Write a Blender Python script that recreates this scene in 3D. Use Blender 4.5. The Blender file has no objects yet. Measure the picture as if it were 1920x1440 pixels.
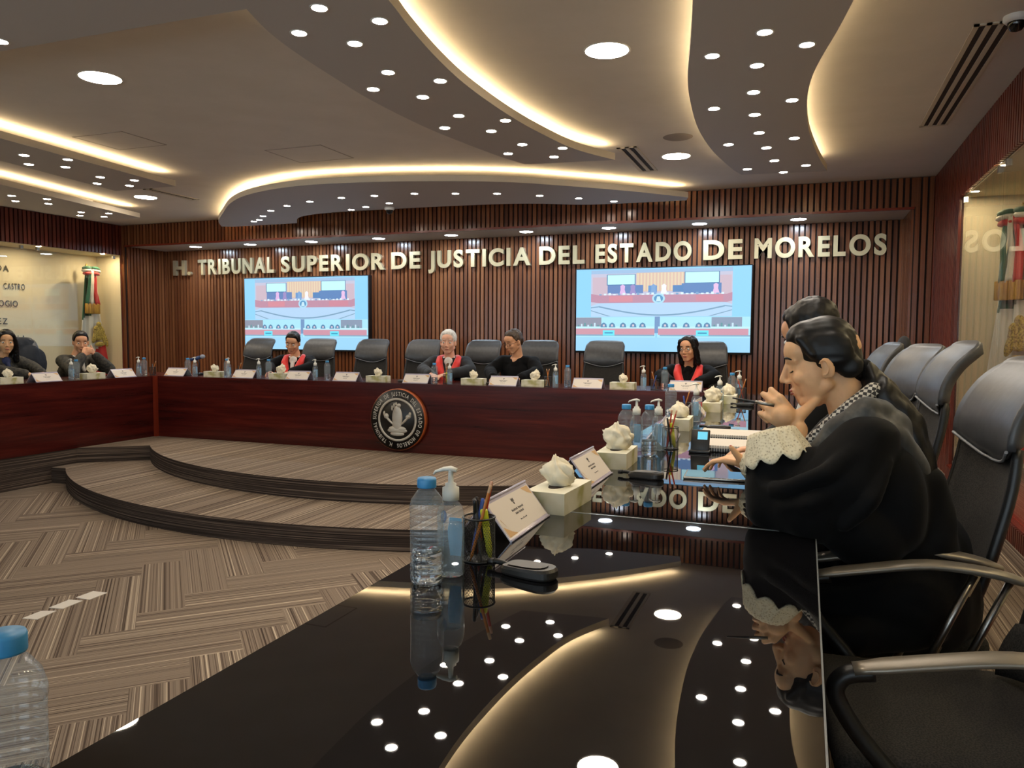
import bpy, bmesh, math, random
from mathutils import Vector as V, Matrix as M, noise as NZ
random.seed(7)
PI = math.pi
SC = bpy.context.scene
COL = SC.collection
# ------------------------------------------------------------------ camera, world, exposure
cam_d = bpy.data.cameras.new('camera')
cam = bpy.data.objects.new('camera', cam_d)
COL.objects.link(cam)
cam_d.sensor_width = 36.0
cam_d.lens = 1441.78 / 1920 * 36.0
cam_d.clip_start = 0.02
cam_d.clip_end = 100


def cam_axes(yaw, pitch, roll):
    f = V((-math.sin(yaw), math.cos(yaw), 0)); r = V((math.cos(yaw), math.sin(yaw), 0)); u = V((0, 0, 1))
    f2 = f * math.cos(pitch) - u * math.sin(pitch); u2 = u * math.cos(pitch) + f * math.sin(pitch)
    return r * math.cos(roll) + u2 * math.sin(roll), u2 * math.cos(roll) - r * math.sin(roll), f2


cr, cu, cf = cam_axes(0.364053667, 0.0626949993, 0.00528134838)
cam.matrix_world = M(((cr.x, cu.x, -cf.x, 0), (cr.y, cu.y, -cf.y, 0), (cr.z, cu.z, -cf.z, 1.2365), (0, 0, 0, 1)))
SC.camera = cam
w = bpy.data.worlds.new('world'); SC.world = w
w.use_nodes = True
w.node_tree.nodes['Background'].inputs[0].default_value = (0.78, 0.89, 1.0, 1)
w.node_tree.nodes['Background'].inputs[1].default_value = 3.0   # fill daylight, let in through windows added to the unseen rear wall
SC.view_settings.view_transform = 'Standard'
SC.view_settings.look = 'None'
SC.view_settings.gamma = 1
SC.view_settings.exposure = 0.72
SC.cycles.use_denoising = True
SC.cycles.max_bounces = 8
SC.cycles.diffuse_bounces = 4
SC.cycles.glossy_bounces = 4
SC.cycles.transmission_bounces = 8
SC.cycles.transparent_max_bounces = 12
SC.cycles.caustics_reflective = False
SC.cycles.caustics_refractive = False
SC.cycles.sample_clamp_indirect = 4.0
SC.cycles.use_light_tree = True
SPOT_E, ROUND_E, SOFF_E, NICHE_E, COVE_E, TV_E = 110.0, 45.0, 95.0, 520.0, 34.0, 0.68


# ------------------------------------------------------------------ materials
def c(r, g, b):
    f = lambda x: (x / 255 / 12.92) if x <= 10 else (((x / 255) + 0.055) / 1.055) ** 2.4
    return (f(r), f(g), f(b), 1)


def pm(name, col, rough=0.5, metal=0.0, ior=1.5, spec=0.5, sheen=0.0, coat=0.0, trans=0.0, alpha=1.0, emit=None, es=0.0):
    m = bpy.data.materials.new(name); m.use_nodes = True
    b = m.node_tree.nodes['Principled BSDF']
    b.inputs['Base Color'].default_value = col
    b.inputs['Roughness'].default_value = rough
    b.inputs['Metallic'].default_value = metal
    b.inputs['IOR'].default_value = ior
    b.inputs['Specular IOR Level'].default_value = spec
    b.inputs['Sheen Weight'].default_value = sheen
    b.inputs['Coat Weight'].default_value = coat
    b.inputs['Coat Roughness'].default_value = 0.08
    b.inputs['Transmission Weight'].default_value = trans
    b.inputs['Alpha'].default_value = alpha
    if emit:
        b.inputs['Emission Color'].default_value = emit
        b.inputs['Emission Strength'].default_value = es
    return m


def nn(m, t, **kw):
    n = m.node_tree.nodes.new(t)
    for k, v in kw.items():
        setattr(n, k, v)
    return n


def lk(m, a, b):
    m.node_tree.links.new(a, b)


def ramp(m, stops, interp='LINEAR'):
    r = nn(m, 'ShaderNodeValToRGB'); e = r.color_ramp.elements
    r.color_ramp.interpolation = interp
    while len(e) < len(stops):
        e.new(0.5)
    for i, (p, cc) in enumerate(stops):
        e[i].position = p; e[i].color = cc
    return r


def noisy(m, stops, scale, src='Object', detail=4, stretch=(1, 1, 1), bump=0.0, distort=0.0, rough=0.6):
    """colour from stretched noise"""
    b = m.node_tree.nodes['Principled BSDF']
    tc = nn(m, 'ShaderNodeTexCoord'); mp = nn(m, 'ShaderNodeMapping')
    mp.inputs['Scale'].default_value = stretch
    lk(m, tc.outputs[src], mp.inputs[0])
    n = nn(m, 'ShaderNodeTexNoise')
    n.inputs['Scale'].default_value = scale; n.inputs['Detail'].default_value = detail
    n.inputs['Roughness'].default_value = rough; n.inputs['Distortion'].default_value = distort
    lk(m, mp.outputs[0], n.inputs['Vector'])
    r = ramp(m, stops)
    lk(m, n.outputs[0], r.inputs[0]); lk(m, r.outputs[0], b.inputs['Base Color'])
    if bump:
        bp = nn(m, 'ShaderNodeBump'); bp.inputs['Strength'].default_value = bump; bp.inputs['Distance'].default_value = 0.01
        lk(m, n.outputs[0], bp.inputs['Height']); lk(m, bp.outputs[0], b.inputs['Normal'])
    return m


def emitter(name, col, s):
    m = bpy.data.materials.new(name); m.use_nodes = True
    nt = m.node_tree; nt.nodes.remove(nt.nodes['Principled BSDF'])
    e = nn(m, 'ShaderNodeEmission'); e.inputs[0].default_value = col; e.inputs[1].default_value = s
    lk(m, e.outputs[0], nt.nodes['Material Output'].inputs[0])
    return m


def clear(name, tint, ior=1.45, rough=0.02, add=0.0):
    """thin clear sheet: see through it, with a Fresnel reflection"""
    m = bpy.data.materials.new(name); m.use_nodes = True
    nt = m.node_tree; nt.nodes.remove(nt.nodes['Principled BSDF'])
    t = nn(m, 'ShaderNodeBsdfTransparent'); t.inputs[0].default_value = tint
    g = nn(m, 'ShaderNodeBsdfGlossy'); g.inputs['Roughness'].default_value = rough
    fr = nn(m, 'ShaderNodeFresnel')
    ge = nn(m, 'ShaderNodeNewGeometry'); ma = nn(m, 'ShaderNodeMath', operation='MULTIPLY_ADD')   # same index on both faces
    ma.inputs[1].default_value = 1 / ior - ior; ma.inputs[2].default_value = ior
    lk(m, ge.outputs['Backfacing'], ma.inputs[0]); lk(m, ma.outputs[0], fr.inputs[0])
    mx = nn(m, 'ShaderNodeMixShader')
    if add:
        ad = nn(m, 'ShaderNodeMath', operation='ADD', use_clamp=True); ad.inputs[1].default_value = add
        lk(m, fr.outputs[0], ad.inputs[0]); lk(m, ad.outputs[0], mx.inputs[0])
    else:
        lk(m, fr.outputs[0], mx.inputs[0])
    lk(m, t.outputs[0], mx.inputs[1]); lk(m, g.outputs[0], mx.inputs[2])
    lk(m, mx.outputs[0], nt.nodes['Material Output'].inputs[0])
    return m


MT = {}
MT['plaster'] = noisy(pm('ceiling_plaster', c(225, 220, 213), 0.7), [(0.3, c(222, 217, 209)), (0.7, c(229, 224, 217))], 3)
MT['panel'] = pm('shaded_panel_paint', c(190, 186, 184), 0.6)  # same white as the ceiling, with the panels' shade put into the colour
MT['rim'] = pm('rim_paint', c(205, 196, 180), 0.6)
MT['cream'] = noisy(pm('cream_wall', c(215, 203, 175), 0.7), [(0.3, c(212, 199, 170)), (0.7, c(218, 206, 180))], 2)
MT['dark'] = pm('dark_backing', c(36, 18, 12), 0.8)
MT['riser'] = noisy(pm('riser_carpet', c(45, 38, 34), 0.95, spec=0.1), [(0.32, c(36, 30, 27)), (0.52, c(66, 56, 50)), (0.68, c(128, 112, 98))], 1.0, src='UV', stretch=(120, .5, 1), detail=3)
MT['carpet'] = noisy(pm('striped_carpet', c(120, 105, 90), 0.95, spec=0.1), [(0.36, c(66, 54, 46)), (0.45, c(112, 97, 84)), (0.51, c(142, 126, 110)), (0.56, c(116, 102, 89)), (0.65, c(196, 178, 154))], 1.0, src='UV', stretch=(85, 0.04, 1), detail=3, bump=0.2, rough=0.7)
MT['black'] = pm('black_plastic', c(22, 22, 23), 0.4)
MT['gloss'] = pm('black_glass', (0.004, 0.004, 0.005, 1), 0.012, ior=1.6, spec=0.62)
MT['edge'] = pm('polished_edge', c(120, 125, 128), 0.25, ior=1.5)
MT['chrome'] = pm('chrome', c(200, 200, 200), 0.12, 1.0)
MT['steel'] = pm('brushed_steel', c(150, 146, 140), 0.3, 1.0)
MT['white'] = pm('white_plastic', c(225, 225, 222), 0.4)
MT['paper'] = pm('white_card', c(214, 206, 194), 0.7)


def slat_material(name, stops, rough):
    """one tone per slat (UV x is the slat number), fine grain along it"""
    m = pm(name, stops[0][1], rough, spec=0.45)
    b = m.node_tree.nodes['Principled BSDF']
    uv = nn(m, 'ShaderNodeUVMap'); sx = nn(m, 'ShaderNodeSeparateXYZ'); lk(m, uv.outputs[0], sx.inputs[0])
    wn = nn(m, 'ShaderNodeTexWhiteNoise', noise_dimensions='1D'); lk(m, sx.outputs[0], wn.inputs['W'])
    tc = nn(m, 'ShaderNodeTexCoord'); mp = nn(m, 'ShaderNodeMapping'); mp.inputs['Scale'].default_value = (60, 60, 1.5)
    lk(m, tc.outputs['Object'], mp.inputs[0])
    n = nn(m, 'ShaderNodeTexNoise'); n.inputs['Scale'].default_value = 1; n.inputs['Detail'].default_value = 4
    lk(m, mp.outputs[0], n.inputs['Vector'])
    a = nn(m, 'ShaderNodeMath', operation='MULTIPLY_ADD'); a.inputs[1].default_value = 0.5; a.inputs[2].default_value = 0.0
    lk(m, n.outputs[0], a.inputs[0])
    a2 = nn(m, 'ShaderNodeMath', operation='MULTIPLY_ADD'); a2.inputs[1].default_value = 0.5
    lk(m, wn.outputs['Value'], a2.inputs[0]); lk(m, a.outputs[0], a2.inputs[2])
    r = ramp(m, stops); lk(m, a2.outputs[0], r.inputs[0]); lk(m, r.outputs[0], b.inputs['Base Color'])
    return m


MT['slat'] = slat_material('slat_wood', [(0.1, c(84, 45, 28)), (0.5, c(120, 70, 43)), (0.9, c(156, 100, 62))], 0.21)
MT['slat_red'] = slat_material('red_slat_wood', [(0.1, c(70, 28, 20)), (0.5, c(100, 42, 29)), (0.9, c(134, 62, 40))], 0.32)
MT['mahogany'] = noisy(pm('mahogany', c(78, 20, 14), 0.2, spec=0.45), [(0.25, c(38, 10, 9)), (0.5, c(66, 19, 15)), (0.75, c(92, 31, 22))], 1.6, stretch=(0.5, 0.5, 9), detail=6, distort=0.4)
MT['mahog_edge'] = pm('mahogany_edge', c(122, 44, 26), 0.25)
MT['led'] = emitter('cove_led', c(255, 224, 172), COVE_E)
MT['spot'] = emitter('spot_lens', c(255, 244, 228), SPOT_E)
MT['round'] = emitter('round_lens', c(255, 238, 214), ROUND_E)
MT['soff'] = emitter('soffit_lens', c(214, 236, 255), SOFF_E)
MT['nich'] = emitter('niche_lens', c(255, 228, 180), NICHE_E)
MT['glass'] = clear('display_glass', (0.95, 0.97, 0.96, 1), 1.5, 0.0)


# ------------------------------------------------------------------ mesh helpers
class MB:
    """collects shapes, then links them as ONE mesh object"""

    def __init__(s):
        s.v, s.f, s.mi, s.uv, s.sm = [], [], [], [], []

    def add(s, vs, fs, mi=0, uvs=None, smooth=False):
        o = len(s.v); s.v += [tuple(x) for x in vs]
        for i, f in enumerate(fs):
            s.f.append([o + k for k in f]); s.mi.append(mi); s.sm.append(smooth)
            s.uv.append(uvs[i] if uvs else None)
        return s

    def box(s, x0, x1, y0, y1, z0, z1, mi=0, uv=None, xf=None):
        vs = [V((x, y, z)) for z in (z0, z1) for y in (y0, y1) for x in (x0, x1)]
        if xf:
            vs = [xf @ p for p in vs]
        fs = [(0, 2, 3, 1), (4, 5, 7, 6), (0, 1, 5, 4), (2, 6, 7, 3), (0, 4, 6, 2), (1, 3, 7, 5)]
        return s.add(vs, fs, mi, [[uv] * 4] * 6 if uv else None)

    def bbox(s, x0, x1, y0, y1, z0, z1, r, mi=0, xf=None, seg=2):
        """bevelled box"""
        bm = bmesh.new(); bmesh.ops.create_cube(bm, size=1)
        for v in bm.verts:
            v.co = V((x0 + (v.co.x + .5) * (x1 - x0), y0 + (v.co.y + .5) * (y1 - y0), z0 + (v.co.z + .5) * (z1 - z0)))
        bmesh.ops.bevel(bm, geom=bm.edges[:], offset=r, segments=seg, affect='EDGES', profile=0.5)
        return s.bm(bm, mi, xf, True)

    def bm(s, bm, mi=0, xf=None, smooth=False):
        bm.verts.ensure_lookup_table(); bm.verts.index_update()
        vs = [(xf @ v.co) if xf else v.co.copy() for v in bm.verts]
        fs = [[v.index for v in f.verts] for f in bm.faces]
        bm.free()
        return s.add(vs, fs, mi, None, smooth)

    def prism(s, pts, z0, z1, mt=0, mside=0, topuv=None, sideuv=False):
        n = len(pts)
        a = sum(pts[i][0] * pts[(i + 1) % n][1] - pts[(i + 1) % n][0] * pts[i][1] for i in range(n))
        if a < 0:
            pts = pts[::-1]
        top = [(x, y, z1) for x, y in pts]; bot = [(x, y, z0) for x, y in pts]
        s.add(top, [list(range(n))], mt, [[topuv(p) for p in pts]] if topuv else None)
        s.add(bot, [list(range(n))[::-1]], mt)
        L = 0
        for i in range(n):
            j = (i + 1) % n
            d = math.dist(pts[i], pts[j])
            q = [(*pts[i], z0), (*pts[j], z0), (*pts[j], z1), (*pts[i], z1)]
            s.add(q, [(0, 1, 2, 3)], mside, [[(z0, L), (z0, L + d), (z1, L + d), (z1, L)]] if sideuv else None)
            L += d
        return s

    def lathe(s, prof, seg=24, mi=0, xf=None, close=True, mis=None):
        vs, fs, m2 = [], [], []
        for r, z in prof:
            for k in range(seg):
                a = 2 * PI * k / seg
                p = V((r * math.cos(a), r * math.sin(a), z)); vs.append(xf @ p if xf else p)
        for i in range(len(prof) - 1):
            for k in range(seg):
                k2 = (k + 1) % seg
                fs.append((i * seg + k, i * seg + k2, (i + 1) * seg + k2, (i + 1) * seg + k))
                m2.append(mis[i] if mis else mi)
        if close:
            if prof[0][0] > 1e-6: fs.append(list(range(seg))[::-1]); m2.append(m2[0])
            if prof[-1][0] > 1e-6: fs.append([(len(prof) - 1) * seg + k for k in range(seg)]); m2.append(m2[-1])
        o = len(s.v); s.v += [tuple(x) for x in vs]
        for f, mm in zip(fs, m2):
            s.f.append([o + k for k in f]); s.mi.append(mm); s.sm.append(len(f) == 4); s.uv.append(None)
        return s

    def tube(s, pts, r, seg=10, mi=0, flat=None, cap=True):
        """sweep along pts; r a number or a list; flat=(a,b) makes an a x b oval section, b along world up-ish"""
        pts = [V(p) for p in pts]; n = len(pts); vs, fs = [], []
        u = V((0, 0, 1))
        for i, p in enumerate(pts):
            t = (pts[min(i + 1, n - 1)] - pts[max(i - 1, 0)]).normalized()
            q = u - t * u.dot(t)
            if q.length < 0.05:
                q = V((1, 0, 0)) - t * t.x
                if q.length < 0.05: q = V((0, 1, 0)) - t * t.y
            u = q.normalized(); sd = t.cross(u)
            ri = r[i] if isinstance(r, (list, tuple)) else r
            a, b = (flat if flat else (1, 1))
            for k in range(seg):
                an = 2 * PI * k / seg
                vs.append(p + sd * (math.cos(an) * ri * a) + u * (math.sin(an) * ri * b))
        for i in range(n - 1):
            for k in range(seg):
                k2 = (k + 1) % seg
                fs.append((i * seg + k, i * seg + k2, (i + 1) * seg + k2, (i + 1) * seg + k))
        o = len(s.v); s.add(vs, fs, mi, None, True)
        if cap:
            s.f.append([o + k for k in range(seg)][::-1]); s.f.append([o + (n - 1) * seg + k for k in range(seg)])
            s.mi += [mi, mi]; s.sm += [False, False]; s.uv += [None, None]
        return s

    def ball(s, ce, rad, mi=0, seg=16, rings=10, rot=None):
        bm = bmesh.new(); bmesh.ops.create_uvsphere(bm, u_segments=seg, v_segments=rings, radius=1)
        if not hasattr(rad, '__len__'): rad = (rad,) * 3
        x = M.Translation(V(ce)) @ (rot.to_4x4() if rot else M.Identity(4)) @ M.Diagonal((*rad, 1))
        return s.bm(bm, mi, x, True)

    def build(s, name, mats, parent=None, loc=None):
        me = bpy.data.meshes.new(name)
        if loc is not None:
            s.v = [(x - loc[0], y - loc[1], z - loc[2]) for x, y, z in s.v]
        me.from_pydata(s.v, [], s.f)
        if not isinstance(mats, (list, tuple)): mats = [mats]
        for m in mats: me.materials.append(MT[m] if isinstance(m, str) else m)
        me.polygons.foreach_set('material_index', s.mi)
        me.polygons.foreach_set('use_smooth', s.sm)
        if any(u for u in s.uv):
            ul = me.uv_layers.new(name='UVMap'); k = 0
            for f, u in zip(s.f, s.uv):
                for i in range(len(f)):
                    if u: ul.data[k + i].uv = u[i]
                k += len(f)
        me.update()
        o = bpy.data.objects.new(name, me); COL.objects.link(o)
        if parent is not None: o.parent = parent
        elif loc is not None: o.location = loc
        return o


def tag(o, label=None, cat=None, group=None, kind=None):
    if label: o['label'] = label
    if cat: o['category'] = cat
    if group: o['group'] = group
    if kind: o['kind'] = kind
    return o


def struct(name, mb, mats, **kw):
    return tag(mb.build(name, mats, **kw), kind='structure')


def thing(name, label, cat, loc=(0, 0, 0), rz=0.0, group=None):
    o = bpy.data.objects.new(name, None); COL.objects.link(o)
    o.empty_display_size = 0.05
    o.location = loc; o.rotation_euler = (0, 0, rz)
    return tag(o, label, cat, group)


KIDS = {}


def kids(o):
    return [x for x in COL.objects if x.parent == o]


def dup(root, loc, rz=0.0, label=None, group=None):
    def cp(o, par):
        n = o.copy(); COL.objects.link(n)
        if par: n.parent = par
        for ch in kids_of.get(o.name, []): cp(ch, n)
        return n
    kids_of = {}
    for x in COL.objects:
        if x.parent: kids_of.setdefault(x.parent.name, []).append(x)
    r = cp(root, None)
    r.location = loc; r.rotation_euler = (0, 0, rz)
    return tag(r, label, None, group)


def spline(pts, n=8, closed=False):
    """Catmull-Rom through pts"""
    P = [V((*p, 0)) if len(p) == 2 else V(p) for p in pts]; out = []
    m = len(P); d = len(pts[0])
    for i in range(m if closed else m - 1):
        g = lambda k: P[k % m] if closed else P[min(max(k, 0), m - 1)]
        p0, p1, p2, p3 = g(i - 1), g(i), g(i + 1), g(i + 2)
        for j in range(n):
            t = j / n
            q = 0.5 * ((2 * p1) + (p2 - p0) * t + (2 * p0 - 5 * p1 + 4 * p2 - p3) * t * t + (3 * p1 - p0 - 3 * p2 + p3) * t ** 3)
            out.append(tuple(q[:d]))
    if not closed: out.append(tuple(P[-1][:d]))
    return out


ORD = ['first', 'second', 'third', 'fourth', 'fifth', 'sixth', 'seventh', 'eighth', 'ninth', 'tenth', 'eleventh', 'twelfth', 'thirteenth', 'fourteenth', 'fifteenth', 'sixteenth', 'seventeenth', 'eighteenth']
XL, XR, YB, YF, ZC = -10.05, 1.24, 9.97, 9.17, 2.92   # room: left, right, letter wall, fascia, ceiling
ZN, YNL, YNR = 2.459, 9.154, 7.715                      # niche head, far ends of the left and right niche
YS = -3.2                                              # wall behind the camera

# ------------------------------------------------------------------ floors
mb = MB()
W_, L_ = 0.25, 1.0
cs = math.cos(PI / 4)
ox, oy = -3.286, 2.67
for i in range(-40, 41):
    for j in range(-12, 13):
        bx, by = i * W_ + j * L_, i * W_ - j * L_
        for (x0, x1, y0, y1, hor) in ((bx, bx + L_, by, by + W_, 1), (bx + L_, bx + L_ + W_, by + W_ - L_, by + W_, 0)):
            q = [(x0, y0), (x1, y0), (x1, y1), (x0, y1)]
            wq = [(ox + (a - b) * cs, oy + (a + b) * cs, -0.33) for a, b in q]
            cx = sum(p[0] for p in wq) / 4; cy = sum(p[1] for p in wq) / 4
            if not (-7.9 < cx < -0.2 and -3.0 < cy < 6.6): continue
            du, dv = random.random() * 7, random.random() * 50
            if hor: uv = [(b - by + du, a + dv) for a, b in q]
            else: uv = [(a - bx + du, b + dv) for a, b in q]
            mb.add(wq, [(0, 1, 2, 3)], 0, [uv])
mb.box(-8.5, 0.4, YS, 7.2, -0.40, -0.334, 1)
struct('floor', mb, ['carpet', 'dark'])
CX, CY, R1, R2 = -4.06, 9.5, 4.05, 4.86


def arc(r, x0, x1, n=40):
    a0 = math.asin((x0 - CX) / r); a1 = math.asin((x1 - CX) / r)
    return [(CX + r * math.sin(a0 + (a1 - a0) * k / n), CY - r * math.cos(a0 + (a1 - a0) * k / n)) for k in range(n + 1)]


mb = MB()
out = [(-10.95, YS), (-7.345, YS), (-7.345, 6.05)] + arc(R1, -6.78, -1.34) + [(-0.79, 6.05), (-0.79, YS), (2.3, YS), (2.3, 10.3), (-10.95, 10.3)]
mb.prism(out, -0.34, 0.0, 0, 1, lambda p: (p[0], p[1] * 0.8), True)
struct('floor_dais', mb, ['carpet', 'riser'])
mb = MB()
out = [(-7.345, 5.74)] + arc(R2, -7.17, -0.95) + [(-0.79, 5.74), (-0.79, 6.9), (-7.345, 6.9)]
mb.prism(out, -0.34, -0.165, 0, 1, lambda p: (p[0] + 3.3, p[1] * 0.8 + 9), True)
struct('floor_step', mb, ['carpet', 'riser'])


# ------------------------------------------------------------------ walls
def slats_x(mb, x0, x1, y, z0, z1, pitch=0.063, wd=0.042, dp=0.024, mi=0):
    n = max(1, round((x1 - x0) / pitch)); p = (x1 - x0) / n
    for k in range(n):
        xa = x0 + p * (k + 0.5)
        mb.box(xa - wd / 2, xa + wd / 2, y - dp, y, z0, z1, mi, (k * 1.37 + x0 * 3.1 + 50, 0))


def slats_y(mb, y0, y1, x, sgn, z0, z1, pitch=0.063, wd=0.042, dp=0.024, mi=0):
    n = max(1, round((y1 - y0) / pitch)); p = (y1 - y0) / n
    for k in range(n):
        ya = y0 + p * (k + 0.5)
        xa, xb = sorted((x, x + sgn * dp))
        mb.box(xa, xb, ya - wd / 2, ya + wd / 2, z0, z1, mi, (k * 1.53 + y0 * 2.7 + 80, 0))


RL, RR = -9.96, 1.03          # recess ends
mb = MB()
mb.box(RL - 0.9, RR + 0.9, YB, YB + 0.12, 0, ZC, 2)
slats_x(mb, RL, RR, YB, 0, 2.60)
mb.box(RL, RR, YF, YB, 2.595, ZC, 3)                      # soffit
mb.box(RL, RR, YF - 0.03, YF - 0.001, 2.585, 2.61, 4)        # lower edge of the fascia
mb.box(RL, RR, YF - 0.003, YF, 2.60, ZC, 2)
slats_x(mb, RL - 0.06, RR + 0.02, YF - .003, 2.61, ZC - 0.005)
mb.box(RR, XR + 1.0, YF, YB + 0.1, 0, ZC, 2)
slats_x(mb, RR + 0.0, XR - 0.02, YF, 0, ZC - 0.005, pitch=0.063, wd=0.044)
slats_y(mb, YF, YB, RR, -1, 0, 2.60)
mb.box(XL - 0.3, RL, YF, YB + 0.1, 0, ZC, 2)
slats_y(mb, YF, YB, RL, 1, 0, 2.60)
slats_x(mb, XL, RL, YF, 0, ZC - 0.005)
struct('wall_back', mb, ['slat', 'slat_red', 'dark', 'panel', 'mahog_edge'])

for side, X, sg, ye in (('left', XL, -1, YNL), ('right', XR, 1, YNR)):
    mb = MB()
    xo = X + sg * (0.5 if side == 'left' else 0.85)
    bx = lambda a, b: tuple(sorted((a, b)))
    mb.box(*bx(X, xo), YS, ye, ZN, ZC, 1)                                          # band over the niche
    slats_y(mb, YS, YF if side == 'right' else YF, X, -sg, ZN, ZC - 0.005)
    mb.box(*bx(X, xo + sg * .1), ye, YF + .02, 0, ZC, 1)                             # pier at the far end
    slats_y(mb, ye + 0.0, YF, X, -sg, 0, ZN)
    mb.box(*bx(xo, xo + sg * .1), YS, ye, 0, ZC, 2)                                   # niche back
    mb.box(*bx(X + sg * .012, xo), ye - 0.012, ye, 0.12, ZN, 2)                       # niche end
    mb.box(*bx(X + sg * .012, xo), YS, ye, ZN - .006, ZN, 2)
    mb.box(*bx(X - sg * .04, xo), YS, ye, 0, 0.12, 3)                                # ledge
    slats_y(mb, YS, ye, X - sg * .04, -sg, 0.0, 0.112, pitch=0.045, wd=.028, dp=.012)
    struct('wall_' + side, mb, ['slat_red', 'dark', 'cream', 'mahog_edge'])
    k = 0
    y1 = ye - 0.02
    while y1 > YS + .2:
        y0 = max(y1 - 1.5, YS)
        g = thing('glass_pane', 'clear glass pane of the %s wall display, %s from its far end' % (side, ORD[k]), 'glass pane', (X, (y0 + y1) / 2, 0.12), 0, 'glass panes of the wall displays')
        MB().box(-0.005, 0.005, -(y1 - y0) / 2 + .004, (y1 - y0) / 2 - .004, 0.002, ZN - .12 - .012).build('pane', 'glass', g)
        for zz in (0.03, ZN - .15 - .012):
            for yy in (-(y1 - y0) / 2 + .12, (y1 - y0) / 2 - .12):
                MB().box(-0.016, 0.016, yy - .02, yy + .02, zz - .028, zz + .018).build('clamp', 'steel', g)
        y1 = y0; k += 1
mb = MB()
mb.box(-11, 2.4, YS - .15, YS, -.4, 0.55, 0); mb.box(-11, 2.4, YS - .15, YS, 2.6, ZC, 0)
for x in (-11, -8.2, -5.2, -2.2, 0.8): mb.box(x, x + .9, YS - .15, YS, .55, 2.6, 0)
struct('wall_rear', mb, ['slat'])
for k, x in enumerate((-10.1, -7.3, -4.3, -1.3)):  # glazing added behind the camera so world light lifts the shadows
    mb = MB(); x1 = x + (1.9 if k == 0 else 2.1)
    for q in ((x, x1, .55, .60), (x, x1, 2.55, 2.6), (x, x + .05, .6, 2.55), (x1 - .05, x1, .6, 2.55), ((x + x1) / 2 - .02, (x + x1) / 2 + .02, .6, 2.55)): mb.box(q[0], q[1], YS - .10, YS - .04, q[2], q[3], 0)
    mb.box(x + .05, x1 - .05, YS - .075, YS - .070, .6, 2.55, 1)
    struct('added_window_%d' % (k + 1), mb, ['black', 'glass'])

# ------------------------------------------------------------------ ceiling and its dropped panels
mb = MB(); mb.box(-11, 2.4, YS - .1, 10.2, ZC, ZC + .1, 0)
struct('ceiling', mb, ['plaster'])
ZP, ZT = 2.77, 2.83


def strip(mb, pts, inset, side, z=ZT + .012, wd=.02):
    P = [V((*p, 0)) for p in pts]; L = []
    for i, p in enumerate(P):
        t = (P[min(i + 1, len(P) - 1)] - P[max(i - 1, 0)]).normalized(); n = V((-t.y, t.x, 0)) * side
        L.append((p + n * inset, p + n * (inset + wd)))
    for (a, b), (d, e) in zip(L, L[1:]):
        q = [V((a.x, a.y, z)), V((d.x, d.y, z)), V((e.x, e.y, z)), V((b.x, b.y, z))]
        if (q[1] - q[0]).cross(q[2] - q[0]).z < 0: q = q[::-1]
        mb.add(q, [(0, 1, 2, 3)])


def panel(name, pts, leds, hang):
    mb = MB(); mb.prism(pts, ZP, ZT, 0, 1)
    for hx, hy in hang: mb.box(hx - .12, hx + .12, hy - .12, hy + .12, ZT, ZC, 0)
    o = struct(name, mb, ['panel', 'rim'])
    m2 = MB()
    for q, sd in leds: strip(m2, q, 0.11, sd)
    if leds: m2.build('led_strip', 'led', o)
    return o


Al = [(-2.511, 3.041), (-2.59, 3.3), (-2.64, 3.6), (-2.675, 4.0), (-2.70, 4.466), (-2.675, 5.1), (-2.61, 5.6), (-2.5, 6.2), (-2.395, 6.58)]
Ar = [(-1.2, -1.5), (-1.30, 0.0), (-1.48, 1.2), (-1.68, 2.3), (-1.83, 3.19), (-1.89, 3.5), (-1.955, 3.95), (-1.99, 4.45), (-1.975, 5.1), (-1.915, 5.66), (-1.81, 6.2), (-1.596, 6.68)]
Al_s, Ar_s = spline(Al, 6), spline(Ar, 6)
panel('trim_1', [(-5.6, -1.5), (-5.6, 3.0)] + Al_s + Ar_s[::-1], [(Ar_s, 1), (Al_s[:8], -1)], [(-2.3, 4.5), (-4, 0), (-2.2, 5.8), (-2.4, 1)])
Cl = [(-0.10, -1.0), (-0.2, 1.0), (-0.36, 2.4), (-0.50, 3.5), (-0.60, 4.15), (-0.70, 4.75), (-0.755, 5.3), (-0.785, 5.96), (-0.76, 6.65), (-0.67, 7.4), (-0.61, 7.68)]
Cr = [(0.95, -1.0), (0.80, 1.0), (0.52, 2.4), (0.24, 3.5), (0.11, 4.25), (0.0, 4.9), (-0.035, 5.5), (-0.02, 6.25), (0.05, 7.05), (0.14, 7.78)]
Cl_s, Cr_s = spline(Cl, 6), spline(Cr, 6)
panel('trim_2', Cl_s + Cr_s[::-1], [(Cl_s, -1), (Cr_s, 1)], [(-.35, 3.6), (-.35, 6), (.2, 0)])
Bt = [(-7.83, 8.88), (-7.5, 8.45), (-6.97, 7.93), (-6.283, 7.3), (-5.684, 6.93), (-4.95, 6.74), (-4.213, 6.80), (-3.40, 7.02), (-2.793, 7.30), (-2.302, 7.68), (-1.778, 8.15), (-1.256, 8.72)]
Bb = [(-1.30, 8.90), (-1.909, 8.87), (-2.477, 8.80), (-3.238, 8.47), (-4.757, 8.33), (-5.579, 8.32), (-6.204, 8.5), (-6.60, 8.96)]
Bt_s = spline(Bt, 6); Bb_s = spline(Bb, 6)
panel('trim_3', Bt_s + Bb_s + [(-7.7, 8.96)], [(Bt_s, 1)], [(-5, 7.6), (-3, 8.0), (-7, 8.5)])
panel('trim_4', [(-5.85, 1.5), (-5.98, 4.3), (-6.17, 6.33), (-6.99, 6.32), (-6.74, 4.8), (-6.6, 1.5)], [([(-5.85, 1.5), (-5.98, 4.3), (-6.17, 6.30)], 1)], [(-6.5, 4), (-6.6, 5.8)])
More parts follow.
